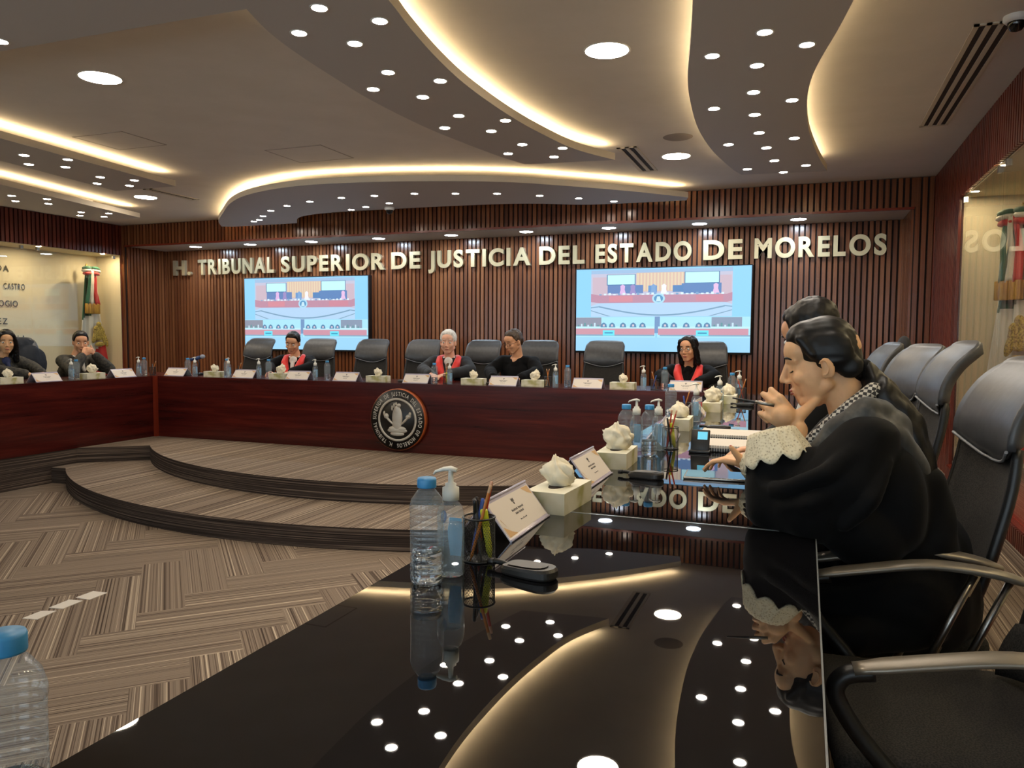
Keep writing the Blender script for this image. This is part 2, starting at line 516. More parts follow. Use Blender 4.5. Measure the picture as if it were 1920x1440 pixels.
panel('trim_5', [(-7.62, 1.5), (-7.83, 5.65), (-8.275, 7.86), (-9.09, 7.93), (-9.10, 6.5), (-9.0, 1.5)], [([(-7.62, 1.5), (-7.83, 5.65), (-8.265, 7.82)], 1)], [(-8.5, 5), (-8.6, 7.2)])
# ------------------------------------------------------------------ lamps in the ceiling
def lamp_proto(name, cat, r, rim, lens, zz):
    t = thing(name, 'x', cat, (0, 0, zz))
    MB().lathe([(r * .98, -.001), (r * rim, -.004), (r * rim, .0)], 24, close=False).build('trim_ring', 'white', t)
    MB().lathe([(0.0001, -.0022), (r, -.0022)], 20, close=False).build('lens', lens, t)
    return t


spot0 = lamp_proto('recessed_spotlight', 'ceiling light', 0.036, 1.3, 'spot', ZP)
first = [True]


def place(proto, used, x, y, z, label, group):
    if used[0]:
        used[0] = False; proto.location = (x, y, z); tag(proto, label, None, group); return proto
    return dup(proto, (x, y, z), 0, label, group)


SP = {'large curved panel': ([[(-1.99, 3.38), (-2.105, 4.28), (-2.045, 5.21), (-1.90, 6.12)], [(-2.18, 3.15), (-2.265, 3.59), (-2.325, 4.04), (-2.35, 4.525), (-2.31, 4.99), (-2.25, 5.44), (-2.17, 5.90), (-2.06, 6.39)], [(-2.455, 3.37), (-2.57, 4.28), (-2.54, 5.24), (-2.39, 6.15)]], ['right', 'middle', 'left']),
      'panel near the right wall': ([[(-.036, 4.42), (-.125, 5.4), (-.125, 6.42), (-.04, 7.455)], [(-.235, 4.17), (-.30, 4.655), (-.348, 5.147), (-.372, 5.66), (-.37, 6.165), (-.341, 6.665), (-.297, 7.165), (-.237, 7.69)], [(-.52, 4.417), (-.62, 5.42), (-.619, 6.454), (-.543, 7.44)]], ['right', 'middle', 'left']),
      'inner left strip': ([[(-6.136, 5.05), (-6.324, 5.948)], [(-6.35, 4.803), (-6.43, 5.266), (-6.516, 5.716), (-6.60, 6.143)], [(-6.647, 5.071), (-6.823, 5.945)]], ['inner', 'middle', 'outer']),
      'strip beside the left wall': ([[(-8.153, 6.427), (-8.364, 7.45)], [(-8.343, 6.148), (-8.436, 6.668), (-8.62, 7.262), (-8.66, 7.64)], [(-8.637, 6.407), (-8.876, 7.459)]], ['inner', 'middle', 'outer'])}
for where, (rows, nm) in SP.items():
    for row, rn in zip(rows, nm):
        for k, (x, y) in enumerate(sorted(row, key=lambda p: -p[1])):
            place(spot0, first, x, y, ZP, 'recessed spotlight in the %s, %s row, %s from far end' % (where, rn, ORD[k]), 'recessed spotlights')
Bs = [(-6.887, 8.53), (-6.625, 8.28), (-6.246, 7.957), (-5.832, 7.727), (-5.394, 7.569), (-4.912, 7.482), (-4.49, 7.489), (-4.011, 7.521), (-3.589, 7.668), (-3.163, 7.817), (-2.768, 8.088), (-2.411, 8.386), (-2.085, 8.70)]
for k, (x, y) in enumerate(Bs):
    place(spot0, first, x, y, ZP, 'recessed spotlight in the panel over the back bench, front row, %s from the left' % ORD[k], 'recessed spotlights')
for k, (x, y) in enumerate([(-7.05, 8.62), (-5.256, 8.22), (-4.976, 8.10), (-4.577, 7.966)]):
    place(spot0, first, x, y, ZP, 'recessed spotlight in the panel over the back bench, back row, %s from the left' % ORD[k], 'recessed spotlights')
for x, y, lb in ((-4.01, 2.92, 'small recessed spotlight in the dark ceiling at the left edge of the picture'), (-2.0, 2.6, 'small recessed spotlight overhead, just nearer than the photographed panel'), (-2.45, 2.5, 'small recessed spotlight overhead beside the sharp panel corner')):
    place(spot0, first, x, y, ZP, lb, 'recessed spotlights')
for x, y in ((-.37, 3.42), (-.2, 3.65), (.06, 3.42), (0.1, 2.4), (-.1, 2.9), (-.2, 2.2), (.05, 1.6)):
    place(spot0, first, x, y, ZP, 'small recessed spotlight overhead, mirrored in the near table top', 'recessed spotlights')

round0 = lamp_proto('round_ceiling_light', 'ceiling light', 0.128, 1.1, 'round', ZC); ur = [True]
for x, y, lb in ((-1.144, 4.548, 'large round flush light near the top middle of the ceiling'), (-4.396, 3.878, 'large round flush light in the ceiling at upper left'), (-1.18, 7.377, 'large round flush light beside the round speaker grille'), (-7.673, 7.382, 'large round flush light between the two left ceiling strips'), (-1.1, 1.8, 'large round flush light overhead, before the glossy table')):
    place(round0, ur, x, y, ZC, lb, 'large round ceiling lights')
soff0 = lamp_proto('soffit_downlight', 'ceiling light', 0.085, 1.1, 'soff', 2.595); us = [True]
for k, x in enumerate((-8.95, -7.9, -6.8, -5.67, -4.54, -3.455, -2.35, -1.235, -.116)):
    place(soff0, us, x, 9.565, 2.595, 'cool white downlight in the soffit over the lettering, %s from the left' % ORD[k], 'soffit downlights')
nich0 = lamp_proto('niche_downlight', 'ceiling light', 0.03, 1.4, 'nich', ZN - .006); un = [True]
for side, X, ye in (('left', XL - .04, YNL), ('right', XR + .04, YNR)):
    for k in range(7):
        place(nich0, un, X, ye - .30 - k * 1.05, ZN - .006, 'small warm downlight inside the %s wall display, %s from its far end' % (side, ORD[k]), 'display downlights')

# ------------------------------------------------------------------ vents, speaker, hatches, dome cameras
def slot_vent(x0, x1, y0, y1, n, label):
    t = thing('slot_vent', label, 'vent', ((x0 + x1) / 2, (y0 + y1) / 2, ZC), 0, 'linear slot vents')
    hx, hy = (x1 - x0) / 2, (y1 - y0) / 2
    m = MB(); p = 2 * hx / (n + .35)
    m.box(-hx, hx, -hy, -hy + .02, -.008, 0); m.box(-hx, hx, hy - .02, hy, -.008, 0)
    for k in range(n + 1):
        xa = -hx + k * p; m.box(xa, min(xa + p * .45, hx), -hy, hy, -.008, 0)
    m.build('frame', 'rim', t)
    MB().box(-hx + .002, hx - .002, -hy + .002, hy - .002, -.002, -.0005).build('slot', 'dark', t)


slot_vent(.80, 1.0, 4.85, 7.0, 3, 'long three-slot air vent in the ceiling beside the right wall')
slot_vent(-1.63, -1.45, 6.87, 7.92, 2, 'two-slot air vent in the ceiling behind the large curved panel tip')
slot_vent(-7.26, -7.13, 6.95, 7.7, 1, 'narrow slot air vent between the two left ceiling strips')
t = tag(MB().lathe([(0.0001, -.008), (.105, -.008), (.125, 0)], 32, close=False).build('ceiling_speaker', pm('speaker_grille', c(150, 142, 136), .8), None, (0, 0, 0)), 'round flush loudspeaker grille in the ceiling near a round light', 'speaker'); t.location = (-1.057, 6.681, ZC)
for x0, x1, y0, y1, lb in ((-5.93, -5.37, 4.93, 5.42, 'square access hatch in the ceiling nearer the left strips'), (-4.68, -4.07, 5.88, 6.42, 'square access hatch in the ceiling nearer the curved panel over the bench')):
    t = thing('ceiling_hatch', lb, 'access hatch', ((x0 + x1) / 2, (y0 + y1) / 2, ZC), 0, 'ceiling hatches')
    hx, hy = (x1 - x0) / 2, (y1 - y0) / 2
    m = MB(); g = .012
    for a in ((-hx, hx, -hy, -hy + g), (-hx, hx, hy - g, hy), (-hx, -hx + g, -hy, hy), (hx - g, hx, -hy, hy)): m.box(*a, -.003, 0)
    m.build('frame', pm('hatch_gap', c(176, 168, 160), .8), t)
    MB().box(-hx + g, hx - g, -hy + g, hy - g, -.002, 0).build('cover', 'plaster', t)


def dome(x, y, z, label):
    t = thing('dome_camera', label, 'security camera', (x, y, z), 0, 'dome cameras')
    MB().lathe([(.062, 0), (.064, -.02), (.05, -.034), (0.0001, -.034)], 24, close=False).build('housing', 'white', t)
    MB().lathe([(.042, -.034), (.04, -.055), (.026, -.075), (.0001, -.083)], 24, close=False).build('dome', pm('dome_smoke', c(12, 12, 14), .05), t)


dome(.985, 4.80, ZC, 'white dome camera on the ceiling at the upper right corner')
dome(-4.72, 8.22, ZP, 'white dome camera under the curved panel over the bench')

# ------------------------------------------------------------------ benches
def bench(label, x0, x1, y0, y1, front, top, tm='mahogany', zt=.73, group='benches of the horseshoe'):
    """front: 'x1','y0','x0' = which face carries the panel"""
    t = thing('bench', label, 'bench', ((x0 + x1) / 2, (y0 + y1) / 2, 0), 0, group)
    L = t.location
    m = MB()
    if front == 'x1': m.box(x1 - .03, x1, y0, y1, 0, zt - .03)
    elif front == 'y0': m.box(x0, x1, y0, y0 + .03, 0, zt - .03)
    else: m.box(x0 + .02, x0 + .05, y0, y1, -.0, zt - .03)
    m.build('front_panel', 'mahogany', t, L)
    m = MB(); m.box(x0, x1, y0, y1, zt - .03, zt)
    m.build('worktop', tm, t, L)
    return t, L


def endpanels(t, L, boxes, mat='mahogany'):
    for b in boxes:
        MB().box(*b).build('side_panel', mat, t, L)


t, L = bench('long mahogany bench along the back carrying the round seal', -7.33, -.83, 7.13, 7.85, 'y0', 1)
endpanels(t, L, [(-5.2, -5.17, 7.17, 7.8, 0, .70), (-2.9, -2.87, 7.17, 7.8, 0, .70), (-.86, -.83, 7.17, 7.8, 0, .70)])
MB().box(-7.33, -7.29, 7.09, 7.129, 0, .728).build('corner_post', 'mahog_edge', t, L)
t, L = bench('mahogany bench of the left wing below the lettered glass wall', -8.08, -7.335, -1.0, 7.85, 'x1', 1)
endpanels(t, L, [(-8.02, -7.37, y, y + .03, 0, .70) for y in (-.9, 2, 4.5, 7.8)])
t, L = bench('far right bench with a black glass top before the woman', -.81, .036, 2.112, 7.125, 'x0', 1, 'gloss')
endpanels(t, L, [(-.75, 0.0, y, y + .03, 0, .70) for y in (2.2, 4.0, 5.5, 7.05)])
MB().box(-.812, .038, 2.104, 2.1118, .700, .7305).build('glass_edge', 'edge', t, L)
t, L = bench('near table with a black mirror glass top in the foreground', -.81, .036, -.5, 2.100, 'x0', 1, 'gloss')
endpanels(t, L, [(-.75, 0.0, y, y + .03, 0, .70) for y in (-.4, 2.0)])
MB().box(.0362, .0392, -.5, 2.100, .704, .7300).build('glass_edge', 'edge', t, L)
# ------------------------------------------------------------------ lettering over the screens
BENCH = bpy.data.scenes.new('workbench')      # empty side scene where modifiers are evaluated; removed at the end


def baked(o):
    BENCH.collection.objects.link(o)
    vl = BENCH.view_layers[0]; vl.update()
    me = bpy.data.meshes.new_from_object(o.evaluated_get(vl.depsgraph), depsgraph=vl.depsgraph)
    BENCH.collection.objects.unlink(o)
    return me


def glyphs(txt, bold=0.0, extrude=0.02, bevel=0.0):
    """mesh (verts, faces) of one text line, size 1, centred on its own box in x"""
    cu = bpy.data.curves.new('t', 'FONT'); cu.body = txt; cu.size = 1; cu.extrude = extrude; cu.offset = bold; cu.bevel_depth = bevel
    cu.resolution_u = 6
    o = bpy.data.objects.new('t', cu)
    me = baked(o)
    vs = [v.co.copy() for v in me.vertices]; fs = [list(p.vertices) for p in me.polygons]
    bpy.data.objects.remove(o); bpy.data.curves.remove(cu); bpy.data.meshes.remove(me)
    return vs, fs


GC = {}


def glyph(ch, bold, ex):
    if (ch, bold, ex) not in GC: GC[(ch, bold, ex)] = glyphs(ch, bold, ex)
    return GC[(ch, bold, ex)]


def line(txt, x0, x1, z0, h, bold, ex, gap=.16):
    """letters of one word fitted between x0 and x1, cap height h: [(char, verts, faces)]"""
    items, x = [], 0.0
    for ch in txt:
        if ch == ' ':
            x += .32; continue
        vs, fs = glyph(ch, bold, ex)
        xa = min(v.x for v in vs); xb = max(v.x for v in vs)
        items.append((ch, x - xa, vs, fs)); x += xb - xa + gap
    W = x - gap
    hv = glyph('H', bold, ex)[0]; za, zb = min(v.y for v in hv), max(v.y for v in hv)
    k = h / (zb - za); kx = (x1 - x0) / W
    return [(ch, [V((x0 + (v.x + dx) * kx, -v.z * 1.0, z0 + (v.y - za) * k)) for v in vs], fs) for ch, dx, vs, fs in items]


MT['bronze'] = pm('brass_letters', c(212, 198, 162), 0.38, 0.7)
sign = thing('wall_lettering', 'large raised brass letters naming the court across the back slatted wall', 'lettering', (-4.4, YB - .03, 2.2))
WORDS = [('H.', -9.737, -9.37), ('TRIBUNAL', -9.22, -7.73), ('SUPERIOR', -7.595, -5.775), ('DE', -5.66, -5.19), ('JUSTICIA', -5.06, -3.515), ('DEL', -3.39, -2.76), ('ESTADO', -2.61, -1.37), ('DE', -1.225, -.755), ('MORELOS', -.615, .842)]
for wd, xa, xb in WORDS:
    zb = 2.192
    for ch, vs, fs in line(wd, xa, xb, zb, .243, .034, .0, .13):
        # plates 4 cm deep on the slats
        m = MB()
        n = len(vs)
        fr = [V((v.x, YB - .075, v.z)) for v in vs]; bk = [V((v.x, YB - .026, v.z)) for v in vs]
        m.add(fr, fs); m.add(bk, [f[::-1] for f in fs])
        cnt = {}
        for f in fs:
            for a, b in zip(f, f[1:] + f[:1]): cnt[(a, b)] = cnt.get((a, b), 0) + 1
        o_ = 0
        m.f += [[b, a, n + a, n + b] for (a, b) in cnt if (b, a) not in cnt]
        k_ = len(m.f) - len(m.mi); m.mi += [0] * k_; m.sm += [False] * k_; m.uv += [None] * k_
        m.build('letter', 'bronze', sign, sign.location)

# ------------------------------------------------------------------ wall screens showing the video call
sm = bpy.data.materials.new('screen_picture'); sm.use_nodes = True
_b = sm.node_tree.nodes['Principled BSDF']
at = nn(sm, 'ShaderNodeVertexColor'); at.layer_name = 'Col'
lk(sm, at.outputs[0], _b.inputs['Emission Color']); _b.inputs['Emission Strength'].default_value = TV_E
_b.inputs['Base Color'].default_value = (0.01, 0.01, 0.01, 1); _b.inputs['Roughness'].default_value = .3
MT['screen'] = sm


def screen_polys():
    R = lambda u0, u1, v0, v1, col: ([(u0, v0), (u1, v0), (u1, v1), (u0, v1)], col)
    P = [R(0, 1, 0, 1, (132, 204, 255))]
    P += [R(.09, .90, .42, .985, (196, 186, 206)), R(.09, .90, .94, .985, (150, 180, 215)), R(.36, .64, .72, .945, (226, 178, 150))]
    for k in range(14): P.append(R(.365 + k * .0195, .374 + k * .0195, .73, .94, (236, 206, 160)))
    P += [R(.10, .19, .62, .90, (206, 170, 180)), R(.82, .895, .62, .90, (206, 170, 180))]
    P += [R(.185, .355, .80, .93, (40, 90, 140)), R(.19, .35, .81, .925, (196, 252, 255)), R(.635, .83, .80, .945, (40, 90, 140)), R(.64, .825, .815, .94, (196, 252, 255))]
    P += [R(.19, .40, .70, .80, (80, 110, 170)), R(.62, .84, .69, .81, (70, 110, 170)), R(.43, .48, .71, .79, (80, 130, 190)), R(.57, .63, .71, .79, (60, 110, 170))]
    for u, cc in ((.28, (230, 170, 220)), (.52, (250, 240, 250)), (.81, (240, 180, 220)), (.46, (110, 150, 200)), (.34, (150, 120, 180))):
        P.append(([(u - .02, .69), (u + .02, .69), (u + .012, .745), (u + .014, .79), (u, .81), (u - .014, .79), (u - .012, .745)], cc))
    for k in range(26): P.append(R(.14 + k * .028, .155 + k * .028, .68, .695 + .006 * (k % 3), (225, 240, 250) if k % 4 else (110, 150, 190)))
    P += [([(.09, .60), (.14, .585), (.87, .585), (.90, .60), (.90, .70), (.87, .68), (.14, .68), (.09, .70)], (188, 120, 140)), R(.20, .34, .60, .67, (216, 118, 128)), R(.7, .85, .60, .67, (206, 112, 128))]
    P += [([(.09, .42), (.90, .42), (.90, .60), (.09, .60)][:2] + [(.90, .56), (.86, .585), (.14, .585), (.09, .55)], (176, 206, 236))]
    a = [(.14 + .72 * k / 20, .55 - .105 * math.sin(PI * k / 20)) for k in range(21)]
    P.append((a + [(x, y - .017) for x, y in a[::-1]], (104, 142, 170)))
    P += [([(.09, .535), (.14, .548), (.14, .536), (.09, .522)], (104, 142, 170)), ([(.86, .55), (.90, .54), (.90, .528), (.86, .538)], (104, 142, 170)), ([(.09, .49), (.19, .425), (.21, .425), (.09, .50)], (110, 146, 170)), ([(.90, .49), (.79, .425), (.77, .425), (.90, .50)], (110, 146, 170))]
    a = [(.49 + .037 * math.cos(2 * PI * k / 20), .635 + .062 * math.sin(2 * PI * k / 20)) for k in range(20)]
    P.append((a, (170, 216, 236))); P.append(([(.49 + .7 * (x - .49), .635 + .7 * (y - .635)) for x, y in a], (60, 130, 180)))
    P.append(([(.475, .60), (.505, .60), (.498, .66), (.482, .66)], (200, 230, 240)))
    # the two lower feeds
    P += [R(0, .475, .17, .415, (166, 226, 246)), R(.485, 1, .17, .415, (166, 226, 246)), R(0, .155, .30, .41, (130, 126, 140)), R(.79, .955, .30, .41, (124, 134, 156)), R(.47, .50, .22, .42, (96, 130, 176))]
    for u0, u1 in ((0, .155), (.79, .955)):
        for k in range(7): P.append(R(u0 + .01 + k * .02, u0 + .02 + k * .02, .29, .32 + .012 * (k % 3), (200, 225, 235) if k % 2 else (70, 130, 130)))
    P += [R(0, .47, .20, .28, (206, 130, 140)), R(.49, .99, .20, .28, (206, 128, 142)), R(0, .47, .275, .30, (190, 236, 250)), R(.49, 1, .275, .30, (190, 236, 250)), R(0, 1, 0, .17, (150, 208, 246)), R(0, .47, .185, .202, (120, 150, 175)), R(.5, 1, .185, .202, (120, 150, 175))]
    for u in (.17, .22, .285, .345, .40, .53, .58, .65, .72, .765):
        P.append(([(u - .02, .29), (u + .02, .29), (u + .015, .33), (u, .35), (u - .015, .33)], (62, 110, 150)))
        P.append(([(u - .006, .30), (u + .006, .30), (u + .006, .325), (u - .006, .325)], (220, 190, 200)))
    for u in (.165, .705): P += [R(u, u + .07, .19, .255, (90, 226, 250)), R(u + .01, u + .06, .215, .23, (30, 120, 160))]
    return P


def tv(x0, x1, z0, z1, label):
    t = thing('wall_screen', label, 'television', ((x0 + x1) / 2, YB - .1, z0), 0, 'wall screens')
    hx, h = (x1 - x0) / 2, z1 - z0
    MB().bbox(-hx, hx, -.02, .07, 0, h, .006).build('frame', 'black', t)
    MB().box(-.3, .3, .07, .1, h * .3, h * .7).build('wall_bracket', 'dark', t)
    m = MB(); cols = []
    b = .014; u0, v0, U, H = -hx + b, b, 2 * (hx - b), h - 2 * b - .012
    for k, (pts, cc) in enumerate(screen_polys()):
        a = sum(pts[i][0] * pts[(i + 1) % len(pts)][1] - pts[(i + 1) % len(pts)][0] * pts[i][1] for i in range(len(pts)))
        if a < 0: pts = pts[::-1]
        m.add([(u0 + U * p[0], -.0206 - k * .00004, v0 + .012 + H * p[1]) for p in pts], [list(range(len(pts)))]); cols.append(cc)
    o = m.build('picture', 'screen', t)
    ca = o.data.color_attributes.new('Col', 'FLOAT_COLOR', 'CORNER')
    for pl, cc in zip(o.data.polygons, cols):
        for li in pl.loop_indices: ca.data[li].color = c(*[.8 * a_ + .2 * b_ for a_, b_ in zip(cc, (176, 218, 250))])
    return t


tv(-8.27, -6.01, .985, 2.118, 'wide wall screen with a video call, behind the man in the red collar')
tv(-2.862, -.622, 1.018, 2.122, 'wide wall screen with a video call, behind the woman in the red collar')

# ------------------------------------------------------------------ round court seal on the bench
t = thing('court_seal', 'round black seal with silver lettering and figure on the bench front', 'seal', (-3.975, 7.129, .352))
xf = M.Rotation(PI / 2, 4, 'X')
MB().lathe([(.0001, 0.002), (.325, 0.002), (.325, .058), (.318, .062), (.0001, .062)], 64, mis=[0, 0, 0, 0], xf=xf, close=False).build('wood_disc', pm('seal_wood', c(170, 84, 40), .35), t)
MB().lathe([(.0001, 0.0625), (.318, .0625), (.318, .066), (.0001, .066)], 64, xf=xf, close=False).build('black_face', pm('seal_black', c(10, 10, 12), .4), t)
MT['silver'] = pm('seal_silver', c(190, 184, 172), 0.45, 0.3)
MB().lathe([(.205, .066), (.205, .072), (.228, .072), (.228, .066)], 64, xf=xf, close=False).build('ring', 'silver', t)
txt = 'H. TRIBUNAL SUPERIOR DE JUSTICIA DEL ESTADO DE MORELOS'
m = MB(); adv = []
for ch in txt:
    if ch == ' ': adv.append(.55); continue
    vs, fs = glyph(ch, .02, 0.0); adv.append(max(v.x for v in vs) - min(v.x for v in vs) + .17)
tot = sum(adv); k_ = 2 * PI * .97 / tot; ang = -PI / 2 - 2 * PI * .015 - .12
hh = .043
for ch, ad in zip(txt, adv):
    if ch != ' ':
        vs, fs = glyph(ch, .02, 0.0); xa = min(v.x for v in vs); xb = max(v.x for v in vs)
        am = ang - k_ * ad / 2; ux, uz = math.sin(am) * 1.0, -math.cos(am)    # tangent (clockwise)
        rx, rz = math.cos(am), math.sin(am)
        sx = k_ * .27 * .95
        pts = []
        for v in vs:
            tx = (v.x - (xa + xb) / 2) * sx; rr = .252 + v.y / .73 * hh
            pts.append(V((rx * rr + ux * tx, -.0675, rz * rr + uz * tx)))
        m.add(pts, fs)
    ang -= k_ * ad
m.build('lettering', 'silver', t)
m = MB()
fl = lambda x, z, rx, rz, rot=0: m.ball((x, -.066, z), (rx, .014, rz), 0, 14, 8, M.Rotation(rot, 3, 'Y'))
for a in ((0, .02, .062, .125), (0, .09, .04, .06), (-.005, -.05, .055, .08), (0, -.115, .12, .032), (-.05, -.10, .055, .03), (.05, -.10, .055, .03), (0, -.15, .085, .024), (-.1, -.005, .075, .013, .75), (.095, -.005, .075, .013, -.75), (-.13, .035, .03, .028), (.13, .035, .036, .024, -.5), (-.155, .062, .012, .026), (.15, .062, .016, .024), (-.035, .145, .012, .032), (.02, .15, .025, .022), (-.06, .12, .01, .03), (-.012, .165, .01, .02)): fl(*a)
m.build('figure', 'silver', t)

# ------------------------------------------------------------------ names on the left wall
t = thing('wall_names', 'dark raised names on the cream wall behind the left glass', 'lettering', (-10.54, 7.6, 1.8))
for wd, ya, yb, z in (('DA', 7.50, 7.685, 2.10), ('CASTRO', 7.60, 7.915, 1.855), ('OGIO', 7.52, 7.80, 1.61), ('EZ', 7.50, 7.64, 1.36), ('LA', 7.78, 7.90, 1.12)):
    m = MB()
    for ch, vs, fs in line(wd, ya, yb, z, .085, .014, 0):
        m.add([V((-10.538, v.x, v.z)) for v in vs], fs); 
    m.build('word', pm('name_letters', c(58, 52, 44), .5), t, t.location)

# ------------------------------------------------------------------ flags in the two displays
MT['fgreen'] = pm('flag_green', c(8, 84, 58), .7, sheen=.3); MT['fwhite'] = pm('flag_white', c(216, 206, 190), .7, sheen=.3); MT['fred'] = pm('flag_red', c(186, 34, 34), .65, sheen=.3); MT['gold'] = noisy(pm('gold_thread', c(176, 136, 44), .6), [(.4, c(120, 96, 40)), (.6, c(196, 164, 70))], 60)
MT['fringe'] = noisy(pm('gold_fringe', c(176, 126, 34), .6), [(.35, c(130, 84, 20)), (.65, c(206, 156, 54))], 40, stretch=(1, 1, .1))


def flag(label, loc, rz):
    t = thing('flag', label, 'flag', loc, rz, 'flags in the wall displays')
    # faces local -Y... built facing +X: y to the viewer's right, z up
    n, mz = 40, 60
    vs, fs, mi = [], [], []
    for j in range(mz + 1):
        z = .12 + (2.02 - .12) * j / mz
        s = (2.02 - z) / 1.9
        wl = -.07 - .16 * min(1, s * 1.5) ; wr = .07 + .25 * min(1, s * 1.25) ** 1.1
        for i in range(n + 1):
            u = i / n; y = wl + (wr - wl) * u
            x = (.02 + .02 * s) * math.sin(u * 13 + s * 2) + .008 * math.sin(u * 31 + 1)
            vs.append((x, y, z))
    for j in range(mz):
        for i in range(n):
            a = j * (n + 1) + i; fs.append((a, a + 1, a + n + 2, a + n + 1))
            q = vs[a]; z, y = q[2], q[1]
            d1 = 1.33 + (y + .12) * .42; d2 = .80 + (y - .02) * .62
            mi.append(0 if z > d1 else (1 if z > d2 else 2))
    m = MB(); m.add(vs, fs, 0, None, True); m.mi = mi
    o = m.build('cloth', ['fgreen', 'fwhite', 'fred'], t)
    sol = o.modifiers.new('thick', 'SOLIDIFY'); sol.thickness = .004
    m = MB()
    for (y, z, ry, rz_, ro) in ((.10, 1.13, .105, .12, 0), (.19, 1.05, .05, .15, .4), (.03, 1.08, .045, .12, -.4), (.10, 1.25, .05, .05, 0), (.11, .95, .09, .035, 0), (.05, 1.2, .05, .04, .5)):
        m.ball((.07, y, z), (.012, ry, rz_), 0, 14, 8, M.Rotation(ro, 3, 'X'))
    m.build('emblem', 'gold', t)
    MB().tube([(-.03, -.01, 0.0), (-.03, -.01, 2.12)], .014, 10).build('pole', 'gold', t)
    MB().lathe([(.17, 0), (.17, .03), (.05, .07), (.03, .2), (.0001, .2)], 24, close=False, xf=M.Translation((-.03, -.01, 0))).build('base', pm('flag_base', c(90, 50, 28), .4), t)
    MB().lathe([(.0001, 2.2), (.012, 2.17), (.024, 2.13), (.014, 2.10)], 14, close=False, xf=M.Translation((-.03, -.01, 0))).build('finial', 'gold', t)
    for nm, ma, y0, y1, k in (('ribbon_tail', 'fgreen', -.115, -.045, 0), ('ribbon_tail', 'fwhite', -.045, .03, 1), ('ribbon_tail', 'fred', .03, .115, 2)):
        m = MB(); L = []
        for j in range(13):
            s = j / 12; z = 2.08 - .52 * s; sp = .55 + .55 * s
            for k2 in range(5):
                yy = y0 + (y1 - y0) * k2 / 4; L.append((.075 + .018 * math.sin(k2 * 1.6 + s * 5 + k), yy * sp, z))
        m.add(L, [(j * 5 + i, j * 5 + i + 1, j * 5 + i + 6, j * 5 + i + 5) for j in range(12) for i in range(4)], 0, None, True)
        m.build(nm, ma, t).modifiers.new('thick', 'SOLIDIFY').thickness = .004
    MB().bbox(.06, .09, -.135, .12, 1.42, 1.575, .008).build('gold_fringe', 'fringe', t)
    for ma, dz, ly in (('fgreen', .045, .15), ('fwhite', .01, .16), ('fred', -.035, .14)):
        m = MB()
        for s in (-1, 1):
            m.ball((.06, s * ly * .52, 2.07 + dz), (.05, ly * .52, .032), 0, 14, 8, M.Rotation(s * -.12, 3, 'X'))
        m.build('ribbon_bow', ma, t)
    return t


flag('draped tricolour flag with ribbon bow inside the left wall display', (-10.33, 8.80, .12), 0)
flag('draped tricolour flag with ribbon bow inside the right wall display', (1.56, 7.18, .12), PI + .6)

# ------------------------------------------------------------------ three floor labels
for k, (q, lb) in enumerate((([(-3.982, 2.91), (-3.99, 3.03), (-3.912, 3.061), (-3.891, 2.929)], 'small pale card on the carpet, nearest of the row of three'), ([(-3.998, 3.082), (-4.009, 3.221), (-3.921, 3.237), (-3.909, 3.099)], 'small pale card on the carpet, middle of the row of three'), ([(-4.007, 3.262), (-4.009, 3.384), (-3.906, 3.394), (-3.899, 3.265)], 'small pale card on the carpet, farthest of the row of three'))):
    m = MB(); m.prism(q, -.33, -.327)
    tag(m.build('floor_card', 'paper', None, (q[0][0], q[0][1], -.33)), lb, 'card', 'cards on the carpet')
# ------------------------------------------------------------------ chairs
MT['mesh'] = noisy(pm('mesh_fabric', c(44, 42, 40), .85, spec=.25), [(.4, c(34, 33, 32)), (.6, c(54, 51, 48))], 260, detail=1)
MT['leather'] = noisy(pm('grey_leather', c(66, 67, 70), .38, spec=.5), [(.3, c(60, 61, 64)), (.7, c(72, 73, 76))], 30, bump=.05)
MT['armgrey'] = pm('arm_grey', c(132, 124, 112), .35, .5)
MT['pipe'] = pm('piping', c(120, 122, 126), .4)


def sheet(fn, nu, nv, th):
    """solid curved sheet: fn(u,v) in [-1,1]x[0,1], thickened by th along its back"""
    F = [[V(fn(-1 + 2 * i / nu, j / nv)) for i in range(nu + 1)] for j in range(nv + 1)]
    m = MB(); vs = []
    B = []
    for j in range(nv + 1):
        row = []
        for i in range(nu + 1):
            du = F[j][min(i + 1, nu)] - F[j][max(i - 1, 0)]; dv = F[min(j + 1, nv)][i] - F[max(j - 1, 0)][i]
            t = th * (1 if 0 < i < nu and 0 < j < nv else .45)
            row.append(F[j][i] - du.cross(dv).normalized() * t)
        B.append(row)
    W = nu + 1; N = W * (nv + 1)
    vs = [p for r in F for p in r] + [p for r in B for p in r]
    fs = []
    for j in range(nv):
        for i in range(nu):
            a = j * W + i; fs.append((a, a + 1, a + W + 1, a + W)); fs.append((N + a, N + a + W, N + a + W + 1, N + a + 1))
    ring = [i for i in range(W)] + [j * W + nu for j in range(1, nv + 1)] + [nv * W + i for i in range(nu - 1, -1, -1)] + [j * W for j in range(nv - 1, 0, -1)]
    for a, b in zip(ring, ring[1:] + ring[:1]): fs.append((b, a, N + a, N + b))
    return m.add(vs, fs, 0, None, True)


def prof(pts, t):
    t = max(0, min(1, t)) * (len(pts) - 1); i = min(int(t), len(pts) - 2); f = t - i
    p0, p1, p2, p3 = (V(pts[min(max(k, 0), len(pts) - 1)]) for k in (i - 1, i, i + 1, i + 2))
    return 0.5 * ((2 * p1) + (p2 - p0) * f + (2 * p0 - 5 * p1 + 4 * p2 - p3) * f * f + (3 * p1 - p0 - 3 * p2 + p3) * f ** 3)


